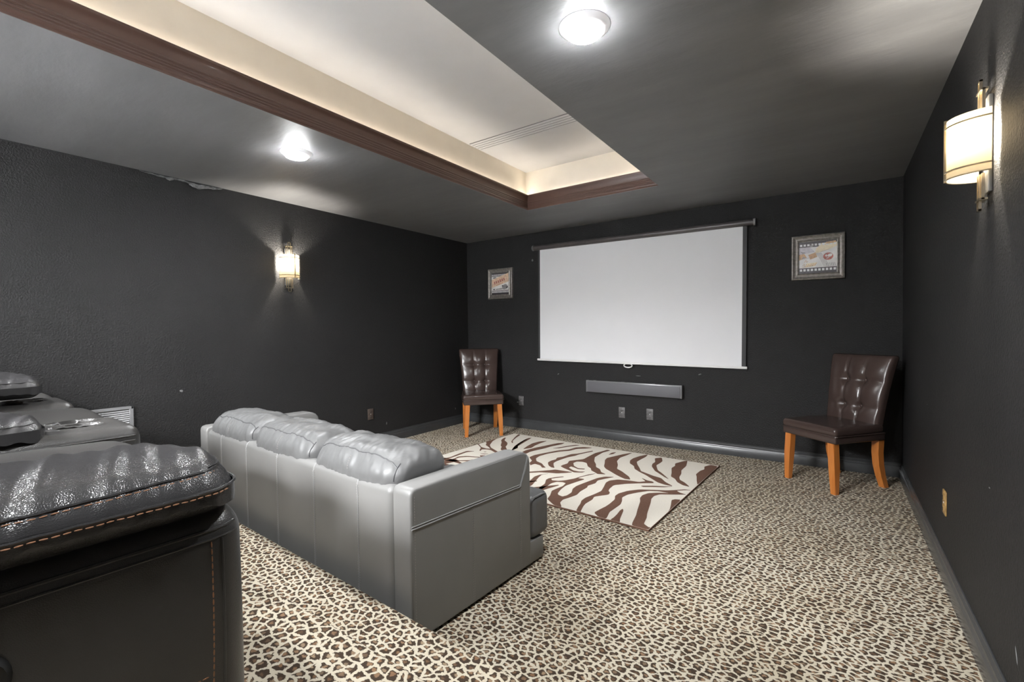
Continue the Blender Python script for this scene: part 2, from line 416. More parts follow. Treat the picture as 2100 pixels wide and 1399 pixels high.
# ceiling: dark soffit ring round a raised tray
bm = bmesh.new()
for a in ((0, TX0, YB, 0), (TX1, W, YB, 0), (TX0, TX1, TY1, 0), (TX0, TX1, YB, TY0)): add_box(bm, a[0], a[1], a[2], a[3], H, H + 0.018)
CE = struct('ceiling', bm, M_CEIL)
bm = bmesh.new(); e = CV
add_box(bm, TX0 - e - 0.05, TX0 - e, TY0 - e, TY1 + e, H + 0.018, ZT); part('tray_side', bm, M_BEIGE, CE)
bm = bmesh.new(); add_box(bm, TX1 + e, TX1 + e + 0.05, TY0 - e, TY1 + e, H + 0.018, ZT); part('tray_side', bm, M_BEIGE, CE)
bm = bmesh.new(); add_box(bm, TX0 - e - 0.05, TX1 + e + 0.05, TY1 + e, TY1 + e + 0.05, H + 0.018, ZT); part('tray_side', bm, M_BEIGE, CE)
bm = bmesh.new(); add_box(bm, TX0 - e - 0.05, TX1 + e + 0.05, TY0 - e - 0.05, TY0 - e, H + 0.018, ZT); part('tray_side', bm, M_BEIGE, CE)
bm = bmesh.new(); add_box(bm, TX0 - 0.2, TX1 + 0.2, TY0 - 0.2, TY1 + 0.2, ZT, ZT + 0.05); part('tray_ceiling', bm, M_WHITE, CE)
# roof over the soffit void
# crown moulding: profile (d = distance into the opening, z)
CP = [(-0.030, 2.400), (0.006, 2.400), (0.012, 2.404), (0.014, 2.412), (0.012, 2.421), (0.016, 2.424), (0.019, 2.432), (0.016, 2.440), (0.011, 2.443), (0.011, 2.448),
      (0.015, 2.450), (0.015, 2.455), (0.011, 2.457), (0.011, 2.462), (0.015, 2.464), (0.015, 2.469), (0.011, 2.471), (0.011, 2.478), (0.017, 2.481), (0.017, 2.487),
      (0.013, 2.490), (0.015, 2.502), (0.019, 2.516), (0.026, 2.530), (0.034, 2.540), (0.036, 2.546), (0.036, 2.556), (0.020, 2.558), (0.008, 2.545), (0.0, 2.50), (-0.004, 2.43), (-0.030, 2.428)]
CP = [(d * 0.55 - 0.006 if d > 0 else d - 0.006, max(z, 2.411)) for d, z in CP]
CP[0] = (CP[0][0], 2.4295); CP[1] = (-0.001, 2.4295); CP[2] = (-0.0005, 2.4115); CP[3] = (0.0015, 2.414)
def crown(name, a, b):
    """mitred run of moulding from corner a to corner b, opening on the left of the run"""
    a = Vector(a); b = Vector(b); t = (b - a).normalized(); n = Vector((-t.y, t.x))
    bmn = bmesh.new(); A = []; B = []
    for d, z in CP:
        pa = a + n * d + t * d; pb = b + n * d - t * d
        A.append(bmn.verts.new((pa.x, pa.y, z))); B.append(bmn.verts.new((pb.x, pb.y, z)))
    k = len(CP)
    for i in range(k): bmn.faces.new((A[i], A[(i + 1) % k], B[(i + 1) % k], B[i]))
    bmn.faces.new(A); bmn.faces.new(B)
    return struct(name, bmn, M_CROWN, auto=25)
cs = [(TX0, TY0), (TX1, TY0), (TX1, TY1), (TX0, TY1)]
for i in range(4): crown('trim_%d' % (i + 1), cs[i], cs[(i + 1) % 4])
# rope light lying in the cove
e2 = 0.030
bm = bmesh.new(); zr = 2.535
add_tube(bm, [(TX0 - e2, TY0 - e2, zr), (TX1 + e2, TY0 - e2, zr), (TX1 + e2, TY1 + e2, zr), (TX0 - e2, TY1 + e2, zr)], 0.007, 6, closed=True)
part('cove_rope_light', bm, M_COVE, CE, label='warm rope light tucked behind the crown moulding')
# skirting
BP = [(0.0, 0.0), (0.019, 0.0), (0.019, 0.072), (0.017, 0.076), (0.013, 0.082), (0.012, 0.090), (0.0125, 0.096), (0.009, 0.102), (0.006, 0.107), (0.006, 0.114), (0.003, 0.117), (0.0, 0.117)]
bm = bmesh.new(); add_prism(bm, [(-y, z) for y, z in BP], 'x', 0.0, W); struct('baseboard_front', bm, M_BASE, auto=30)
bm = bmesh.new(); add_prism(bm, BP, 'y', -3.52, -0.019); struct('baseboard_left', bm, M_BASE, auto=30)
bm = bmesh.new(); add_prism(bm, [(W - x, z) for x, z in BP], 'y', -3.74, -0.019); struct('baseboard_right', bm, M_BASE, auto=30)
# strip of joint tape peeling where the left wall meets the soffit
bm = bmesh.new(); rows = []
pk = [(-3.600, 2.409, .012), (-3.56, 2.404, .03), (-3.50, 2.396, .035), (-3.45, 2.392, .045), (-3.42, 2.385, .03), (-3.38, 2.400, .012), (-3.345, 2.402, .02), (-3.30, 2.392, .035), (-3.265, 2.372, .045), (-3.24, 2.366, .05), (-3.20, 2.376, .045), (-3.15, 2.390, .03), (-3.12, 2.388, .03), (-3.09, 2.398, .02), (-3.04, 2.4085, .006)]
fine = []
for (a, b) in zip(pk, pk[1:]):
    for i in range(4): fine.append(tuple(a[j] + (b[j] - a[j]) * i / 4 for j in range(3)))
for (y, z, wd) in fine:
    row = []
    for j in range(6):
        u = j / 5; jit = random.uniform(-.5, .5) * 0.010
        row.append(bm.verts.new((0.004 + wd * 0.9 * u * (1 - 0.5 * u) + jit * u + 0.004 * math.sin(y * 90 + j), y + jit * 0.6, min(2.4095, 2.409 - 0.006 * u - 1.15 * (2.409 - z) * math.sin(u * PI * 0.5 + 0.2) - 0.5 * abs(jit)))))
    rows.append(row)
for A, B in zip(rows, rows[1:]):
    for j in range(5): bm.faces.new((A[j], A[j + 1], B[j + 1], B[j]))
part('peeling_tape', bm, M_PEEL, WL, label='crumpled strip of joint tape peeling under the ceiling', auto=20)
# small scuffs and filled holes in the wall paint
M_SCUFF = simple('pale scuff', (0.16, 0.16, 0.16), 0.5)
def scuff(parent, c, half, a=0.0):
    bm = bmesh.new(); n = 14; rnd = random.Random(int(abs(c[1] + c[2] + c[0]) * 1000))
    ax = (0 if half[0] == 0 else 1)
    ring = []
    for i in range(n):
        t_ = i * 2 * PI / n; k = rnd.uniform(.7, 1.1); p = [k * half[1] * math.cos(t_), k * half[2] * math.sin(t_)]
        q = (p[0] * math.cos(a) - p[1] * math.sin(a), p[0] * math.sin(a) + p[1] * math.cos(a))
        ring.append(q)
    if abs(c[1]) < 0.01: P_ = lambda q, d: (c[0] + q[0], -d, c[2] + q[1])
    elif c[0] > 2: P_ = lambda q, d: (W - d, c[1] + q[0], c[2] + q[1])
    else: P_ = lambda q, d: (d, c[1] + q[0], c[2] + q[1])
    lo_ = [bm.verts.new(P_(q, 0.0002)) for q in ring]; hi_ = [bm.verts.new(P_((q[0] * .7, q[1] * .7), 0.0015)) for q in ring]
    for i in range(n): bm.faces.new((lo_[i], lo_[(i + 1) % n], hi_[(i + 1) % n], hi_[i]))
    bm.faces.new(hi_); part('scuff', bm, M_SCUFF, parent)
WF = bpy.data.objects['wall_front']; WR = bpy.data.objects['wall_right']
scuff(WF, (1.045, 0, 2.08), (1, .014, .017)); scuff(WF, (1.389, 0, .701), (1, .012, .007), .5); scuff(WF, (2.36, 0, .722), (1, .03, .005)); scuff(WF, (2.988, 0, .765), (1, .016, .006), .3)
scuff(WF, (0.80, 0, .318), (1, .012, .010)); scuff(WL, (0, -3.38, .796), (0, .012, .010)); scuff(WL, (0, -1.418, .212), (0, .007, .018)); scuff(WL, (0, -.279, .21), (0, .007, .014))
scuff(WR, (W, -2.898, .253), (0, .003, .028), -.45); scuff(WR, (W, -1.25, .763), (0, .006, .004)); scuff(WR, (W, -2.59, .66), (0, .008, .003))
# linear slot diffuser in the tray ceiling
t = empty('slot_diffuser', (0, 0, 0), 0, 'long white linear air diffuser with dark slots across the raised white ceiling', 'vent')
bm = bmesh.new(); y0 = -1.79; ys = [y0 + 0.036 * i for i in range(6)]
for i in range(5): add_box(bm, TX0 - 0.03, TX1 + 0.03, ys[i] + 0.005, ys[i + 1] - 0.005, ZT - 0.0055, ZT - 0.001)
part('diffuser_bar', bm, M_WHITE, t, kind='stuff')
part('slot_backing', box(TX0 - 0.03, TX1 + 0.03, ys[0], ys[-1], ZT - 0.003, ZT - 0.0005), M_SLOT, t)

# ------------------------------------------------------------------ ceiling lights
def ceiling_light(x, y, label):
    t = empty('ceiling_light', (x, y, H), 0, label, 'ceiling light', 'flush ceiling lights in the dark soffit')
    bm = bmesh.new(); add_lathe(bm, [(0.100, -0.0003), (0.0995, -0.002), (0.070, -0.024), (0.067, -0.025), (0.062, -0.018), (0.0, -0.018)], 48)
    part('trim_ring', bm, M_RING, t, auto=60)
    bm = bmesh.new(); add_lathe(bm, [(0.068, -0.0245), (0.0665, -0.0285), (0.052, -0.034), (0.028, -0.037), (0.0, -0.038)], 32)
    part('light_lens', bm, M_LENS, t, auto=80)
    return t
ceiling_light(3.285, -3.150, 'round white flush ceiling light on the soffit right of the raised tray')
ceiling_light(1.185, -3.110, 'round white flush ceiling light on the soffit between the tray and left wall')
ceiling_light(3.285, -4.980, 'unseen round white ceiling light added for fill on the right soffit behind the camera')  # this one and the next are added out of view, for fill light
ceiling_light(1.185, -4.980, 'unseen round white ceiling light added for fill on the left soffit behind the recliners')
# added fill lamp, hidden in the invented lobby
ld = bpy.data.lights.new('lobby_fill_lamp', 'AREA'); ld.shape = 'RECTANGLE'; ld.size = 1.6; ld.size_y = 1.2; ld.energy = FILL_W; ld.color = (0.97, 0.985, 1.0)
lo = bpy.data.objects.new('lobby_fill_lamp', ld); COL.objects.link(lo); lo.location = (1.7, YB - 1.0, 2.55)

# ------------------------------------------------------------------ wall sconces
def sconce(loc, rz, label):
    """local +y points away from the wall, z = 0 at the shade's middle"""
    t = empty('wall_sconce', loc, rz, label, 'wall lamp', 'deco wall sconces')
    part('back_plate', box(-0.032, 0.032, 0.0, 0.012, -0.165, 0.165, 0.003, 2), M_PEWTER, t)
    for s in (1, -1):
        for x in (-0.028, 0.028): part('bar', box(x - 0.003, x + 0.003, 0.020, 0.028, *sorted((s * 0.10, s * 0.19))), M_BRASS, t)
        for x in (-0.011, 0.011): part('bar', box(x - 0.003, x + 0.003, 0.024, 0.032, *sorted((s * 0.10, s * 0.225))), M_BRASS, t)
        part('cross_bar', box(-0.031, 0.031, 0.012, 0.033, *sorted((s * 0.184, s * 0.191))), M_BRASS, t)
        part('cross_bar', box(-0.014, 0.014, 0.024, 0.032, *sorted((s * 0.219, s * 0.225))), M_BRASS, t)
    R = 0.086; hz = 0.104
    def arc(r, n=28, a0=0.02, a1=PI - 0.02): return [(r * math.cos(a0 + (a1 - a0) * i / n), 0.012 + 0.102 * (r / R) * math.sin(a0 + (a1 - a0) * i / n)) for i in range(n + 1)]
    bm = bmesh.new(); P = arc(R)
    lo_ = [bm.verts.new((x, y, -hz)) for x, y in P]; hi = [bm.verts.new((x, y, hz)) for x, y in P]
    for i in range(len(P) - 1): bm.faces.new((lo_[i], lo_[i + 1], hi[i + 1], hi[i]))
    part('shade', bm, M_SHADE, t, label='amber white curved glass shade', auto=80)
    P2 = arc(R + 0.003)
    for z, rr_ in ((-0.078, 0.0030), (0.078, 0.0030), (-hz, 0.0022)): part('shade_band', tube([(x, y, z) for x, y in P2], rr_, 6), M_BRASS, t)
    part('front_bar', box(-0.0035, 0.0035, 0.113, 0.121, -hz - 0.006, hz + 0.006), M_BRASS, t)
    bm = bmesh.new(); bmesh.ops.create_icosphere(bm, subdivisions=2, radius=0.016, matrix=Matrix.Translation((0, 0.058, 0.0))); part('bulb', bm, M_BULB, t)
    d = bpy.data.lights.new('sconce_lamp', 'POINT'); d.energy = SCONCE_W; d.color = (1.0, 0.94, 0.84); d.shadow_soft_size = 0.018
    l = bpy.data.objects.new('sconce_lamp', d); COL.objects.link(l); l.parent = t; l.location = (0, 0.060, 0.040)
    return t
sconce((0.0, -2.515, 1.826), -PI / 2, 'lit brass and amber glass sconce on the left wall above the sofa')
sconce((W, -2.560, 1.845), PI / 2, 'large lit amber glass sconce on the right wall, near the camera')

# ------------------------------------------------------------------ projection screen
t = empty('projection_screen', (2.27, 0.0, 1.52), 0, 'large white pull-down projection screen on the dark front wall', 'projection screen')
t.rotation_euler = (0, math.radians(0.55), 0)
X = lambda a: a - 2.27
Zs = lambda a: a - 1.52
bm = bmesh.new(); add_lathe(bm, [(0.030, X(1.085)), (0.030, X(3.465))], 24, (0, -0.036, Zs(2.205)), 'x'); add_box(bm, X(1.085), X(3.465), -0.012, -0.001, Zs(2.180), Zs(2.232))
part('roller_case', bm, M_CASE, t)
for a, b in ((1.066, 1.087), (3.463, 3.486)):
    bm = bmesh.new(); add_lathe(bm, [(0.030, X(a)), (0.034, X(a) + .003), (0.034, X(b) - .003), (0.030, X(b))], 24, (0, -0.036, Zs(2.205)), 'x'); part('end_cap', bm, M_BARCASE, t)
part('canvas', box(X(1.166), X(3.376), -0.032, -0.030, Zs(0.868), Zs(2.182)), M_SCREEN, t)
part('border_strip', box(X(1.140), X(1.166), -0.032, -0.030, Zs(0.868), Zs(2.182)), M_BLACK, t, label='black left edge of the screen')
part('border_strip', box(X(3.376), X(3.412), -0.032, -0.030, Zs(0.868), Zs(2.182)), M_BLACK, t, label='black right edge of the screen')
part('bottom_bar', box(X(1.128), X(3.425), -0.042, -0.020, Zs(0.846), Zs(0.870), 0.006, 3), M_PLASTIC, t)
bm = bmesh.new()
add_tube(bm, [(X(2.27) + 0.045 * math.cos(a), -0.036, Zs(0.833) + 0.022 * math.sin(a)) for a in [i * 2 * PI / 20 for i in range(20)]], 0.007, 8, closed=True)
add_box(bm, X(2.245), X(2.295), -0.040, -0.030, Zs(0.845), Zs(0.858)); part('pull_handle', bm, M_PLASTIC, t)

# ------------------------------------------------------------------ long speaker under the screen
t = empty('sound_bar', (2.304, 0.0, 0.585), 0, 'long grey sound bar speaker mounted on the wall below the screen', 'speaker')
t.rotation_euler = (0, math.radians(0.2), 0)
part('bar_housing', box(-0.517, 0.517, -0.058, 0.0, -0.066, 0.066, 0.006, 2), M_BARCASE, t)
part('front_grille', box(-0.508, 0.508, -0.064, -0.050, -0.062, 0.054, 0.003, 2), M_BARGREY, t)
part('end_cap', box(-0.527, -0.516, -0.060, 0.0, -0.067, 0.067, 0.004, 2), M_BARCASE, t)
part('end_cap', box(0.516, 0.527, -0.060, 0.0, -0.067, 0.067, 0.004, 2), M_BARCASE, t)
for x in (-0.43, -0.10, 0.23): part('mount_clip', box(x - 0.012, x + 0.012, -0.045, -0.02, 0.064, 0.0695), M_BARCASE, t)

# ------------------------------------------------------------------ outlets
def outlet(loc, rz, label, m, wdt=0.072, hgt=0.116):
    t = empty('wall_outlet', loc, rz, label, 'outlet', 'painted wall plates')
    part('cover_plate', box(-wdt / 2, wdt / 2, -0.007, 0.0, -hgt / 2, hgt / 2, 0.003, 2), m, t)
    for s in (1, -1):
        bm = bmesh.new(); add_box(bm, -0.017, 0.017, -0.010, -0.004, s * 0.027 - 0.014, s * 0.027 + 0.014, 0.004, 2); k = part('socket', bm, m, t)
        bm = bmesh.new()
        for x in (-0.007, 0.007): add_box(bm, x - 0.0012, x + 0.0012, -0.0108, -0.009, s * 0.027 - 0.003, s * 0.027 + 0.006)
        add_lathe(bm, [(0.0025, -0.0108), (0.0025, -0.009)], 10, (0, 0, s * 0.027 - 0.008), 'y'); part('socket_hole', bm, M_HOLE, k, kind='stuff')
    bm = bmesh.new(); add_lathe(bm, [(0.0, -0.0092), (0.0035, -0.0085), (0.0035, -0.006)], 10, (0, 0, 0), 'y'); part('plate_screw', bm, M_TRIMW, t)
    return t
outlet((0.856, 0, 0.342), 0, 'dark painted outlet low on the front wall, right of the left-hand chair', M_OUTLET)
outlet((2.178, 0, 0.313), 0, 'dark painted outlet below the sound bar, left of the pair', M_OUTLET)
outlet((2.487, 0, 0.321), 0, 'dark painted outlet below the sound bar, right of the pair', M_OUTLET)
outlet((0, -1.636, 0.347), PI / 2, 'brownish painted outlet on the left wall above the far arm of the sofa', M_OUTLETB)
outlet((W, -1.815, 0.366), -PI / 2, 'tan worn outlet plate on the right wall above the skirting', M_TAN)

# ------------------------------------------------------------------ register on the left wall
t = empty('wall_register', (0, -3.885, 0.627), PI / 2, 'grey painted louvred air register on the left wall behind the recliners', 'vent')
part('register_plate', box(-0.205, 0.205, -0.006, 0.0, -0.098, 0.098), M_REGISTER, t)
bm = bmesh.new()
for a in ((-0.205, 0.205, 0.078, 0.1), (-0.205, 0.205, -0.1, -0.078)): add_box(bm, a[0], a[1], -0.016, 0, a[2], a[3], 0.003, 1)
for a in ((-0.205, -0.18), (0.18, 0.205)): add_box(bm, a[0], a[1], -0.016, 0, -0.1, 0.1, 0.003, 1)
part('register_frame', bm, M_REGISTER, t)
for i in range(11):
    z = -0.070 + i * 0.014; bm = bmesh.new(); add_prism(bm, [(-0.013, z - 0.005), (-0.011, z - 0.005), (-0.004, z + 0.005), (-0.006, z + 0.005)], 'x', -0.182, 0.182); part('louvre', bm, M_REGISTER, t)

# ------------------------------------------------------------------ framed prints
def flat(parent, name, polys, m, y, kind=None):
    """flat printed shapes on a picture: polygons in (x, z)"""
    vs = []; fs = []
    for pl in polys:
        k = len(vs); vs += [(x, y, z) for x, z in pl]
        for tri in tessellate_polygon([[Vector((x, z, 0)) for x, z in pl]]): fs.append(tuple(k + i for i in tri))
    return link(name, mesh(name, vs, fs, m, False), parent, 'stuff' if len(polys) > 1 else kind)
def rot(pts, a, c): return [(c[0] + (x * math.cos(a) - z * math.sin(a)), c[1] + (x * math.sin(a) + z * math.cos(a))) for x, z in pts]
def rect(cx, cz, w_, h_, a=0): return rot([(-w_ / 2, -h_ / 2), (w_ / 2, -h_ / 2), (w_ / 2, h_ / 2), (-w_ / 2, h_ / 2)], a, (cx, cz))
def ell(cx, cz, a, b, n=24, r=0): return rot([(a * math.cos(i * 2 * PI / n), b * math.sin(i * 2 * PI / n)) for i in range(n)], r, (cx, cz))
def stroke(pts, wd):
    pts = [Vector(p) for p in pts]; out = []
    for i, p in enumerate(pts):
        d = (pts[min(i + 1, len(pts) - 1)] - pts[max(i - 1, 0)]).normalized(); n = Vector((-d.y, d.x)) * wd / 2; out.append((p + n, p - n))
    return [[tuple(out[i][0]), tuple(out[i][1]), tuple(out[i + 1][1]), tuple(out[i + 1][0])] for i in range(len(out) - 1)]
P_BASE = simple('print paper', (0.84, 0.82, 0.80), 0.35, var=0.12, vscale=14)
P_CREAM = simple('print cream', (0.86, 0.76, 0.58), 0.35, var=0.12, vscale=30)
P_TAN = simple('print tan', (0.60, 0.38, 0.22), 0.35, var=0.25, vscale=60)
P_RED = simple('print red', (0.50, 0.16, 0.13), 0.35, var=0.3, vscale=60)
P_GREY = simple('print grey', (0.32, 0.30, 0.31), 0.35, var=0.3, vscale=40)
P_DARK = simple('print dark film', (0.07, 0.06, 0.065), 0.35)
P_LILAC = simple('print lilac', (0.60, 0.57, 0.61), 0.35, var=0.15, vscale=40)
P_PEACH = simple('print peach ticket', (0.80, 0.58, 0.42), 0.35, var=0.2, vscale=50)
P_WHITE = simple('print white', (0.86, 0.86, 0.86), 0.35)
def picture(loc, label, tilt):
    t = empty('framed_print', loc, 0, label, 'picture', 'film themed prints either side of the screen'); t.rotation_euler = (0, math.radians(tilt), 0)
    o, i_ = 0.194, 0.138
    fp = [(0.0, 0.0), (0.0, -0.018), (0.004, -0.026), (0.012, -0.028), (0.020, -0.022), (0.032, -0.019), (0.044, -0.022), (0.050, -0.026), (0.056, -0.024), (0.056, 0.0)]   # (inset, y)
    for k in range(4):
        bmn = bmesh.new(); A = []; B = []; M = Matrix.Rotation(k * PI / 2, 4, 'Y')
        for d, y in fp:
            A.append(bmn.verts.new(M @ Vector((-(o - d), y, o - d)))); B.append(bmn.verts.new(M @ Vector((o - d, y, o - d))))
        n = len(fp)
        for j in range(n): bmn.faces.new((A[j], A[(j + 1) % n], B[(j + 1) % n], B[j]))
        bmn.faces.new(A); bmn.faces.new(B); part('frame_rail', bmn, M_FRAME, t, auto=30)
    pr = part('print', box(-0.14, 0.14, -0.012, -0.004, -0.14, 0.14), P_BASE, t)
    return t, pr
t, pr = picture((3.964, 0, 1.826), 'framed film print with a red round seal, right of the screen', 0.3)
y = -0.0125; i = 0.137
flat(pr, 'film_band', [[(-i, .090), (i, .090), (i, i), (-i, i)], [(-i, -i), (i, -i), (i, -.090), (-i, -.090)]], P_DARK, y)
flat(pr, 'film_hole', [rect(-0.122 + 0.0272 * k, .108, 0.018, 0.018) for k in range(10)] + [rect(-0.122 + 0.0272 * k, -.108, 0.018, 0.020) for k in range(10)], P_WHITE, y - 0.0004)
flat(pr, 'grey_shade', [[(-i, .03), (-.02, .045), (-.055, .088), (-i, .088)]], P_LILAC, y - 0.0002)
flat(pr, 'ticket_band', [[(-.02, .03), (.075, .055), (i, .085), (i, .118), (.03, .118), (-.01, .075)], [(-.09, -.085), (-.02, -.075), (0.0, -.045), (-.08, -.05)]], P_CREAM, y - 0.0003)
flat(pr, 'sepia_patch', [rect(-.035, .012, .055, .042, .35), [(-i, -.02), (-.078, .0), (-.098, .035), (-i, .03)], rect(.095, .118, .07, .016, .1)], P_TAN, y - 0.0005)
flat(pr, 'dark_patch', [[(-.128, .058), (-.085, .045), (-.112, .036)], [(-.118, -.012), (-.085, .0), (-.108, .012)], [(-.06, .10), (-.045, .118), (-.03, .10), (-.05, .085)]], P_GREY, y - 0.0006)
L_ = []
for k in range(6): L_ += stroke([(-.012 + .007 * k, .035), (.02 + .007 * k, -.02), (.048 + .007 * k, -.085)], .0022)
for k in range(6): L_ += stroke([(.062 + .012 * k, -.055), (.068 + .012 * k, -.085)], .003)
L_ += stroke([(-.10, -.012), (-.04, .004)], .002) + stroke([(.02, .04), (.085, .062)], .002)
flat(pr, 'ruled_line', L_, P_GREY, y - 0.0005)
flat(pr, 'round_seal', [ell(.076, .0, .036, .031)], P_RED, y - 0.0007)
flat(pr, 'seal_detail', [ell(.088, .008, .018, .013, 16, .4), ell(.062, .006, .008, .010, 12), rect(.072, -.014, .02, .006, .5)], P_BASE, y - 0.0009)
scr = [(-.108, -.068), (-.098, -.052), (-.092, -.078), (-.082, -.058), (-.074, -.076), (-.064, -.060), (-.056, -.074), (-.046, -.058), (-.038, -.072), (-.026, -.054), (-.018, -.066), (-.008, -.050)]
flat(pr, 'gold_scroll', stroke(scr, .005) + stroke([(-.095, -.040), (-.085, -.020), (-.078, -.042), (-.070, -.030)], .005) + stroke([(-.112, -.080), (-.06, -.078), (-.012, -.068)], .003), P_TAN, y - 0.0008)
t, pr = picture((0.562, 0, 1.827), 'framed film print with a slanted peach ticket, left of the screen by the corner', 0.4)
flat(pr, 'film_band', [[(-i, .095), (i, .095), (i, i), (-i, i)], [(-i, -i), (i, -i), (i, -.085), (-i, -.085)]], P_DARK, y)
flat(pr, 'film_hole', [rect(-0.126 + 0.021 * k, .112, 0.012, 0.020) for k in range(13)] + [rect(-0.126 + 0.021 * k, -.103, 0.012, 0.026, .2) for k in range(13)], P_WHITE, y - 0.0004)
flat(pr, 'ticket_band', [[(-i, -.048), (i, .022), (i, .135), (-i, .055)]], P_PEACH, y - 0.0005)
flat(pr, 'ticket_edge', stroke([(-i, .050), (i, .130)], .004) + stroke([(-i, -.042), (i, .028)], .004), P_CREAM, y - 0.0006)
marks = []
for k in range(6): marks.append(rect(-.09 + k * .030, .012 + k * .0085, .017, .034, .27))
for k in range(5): marks.append(rect(-.055 + k * .022, -.018 + k * .006, .012, .010, .27))
flat(pr, 'ticket_mark', marks, P_RED, y - 0.0006)
flat(pr, 'grey_figure', [ell(.07, -.045, .045, .032, 14, .3), rect(-.02, -.068, .10, .012, .05), ell(-.09, .078, .03, .012)], P_GREY, y - 0.0003)
flat(pr, 'dark_patch', [ell(.035, -.030, .010, .009), rect(-.10, -.070, .03, .012), rect(.105, -.05, .03, .018, .5)], P_DARK, y - 0.0005)

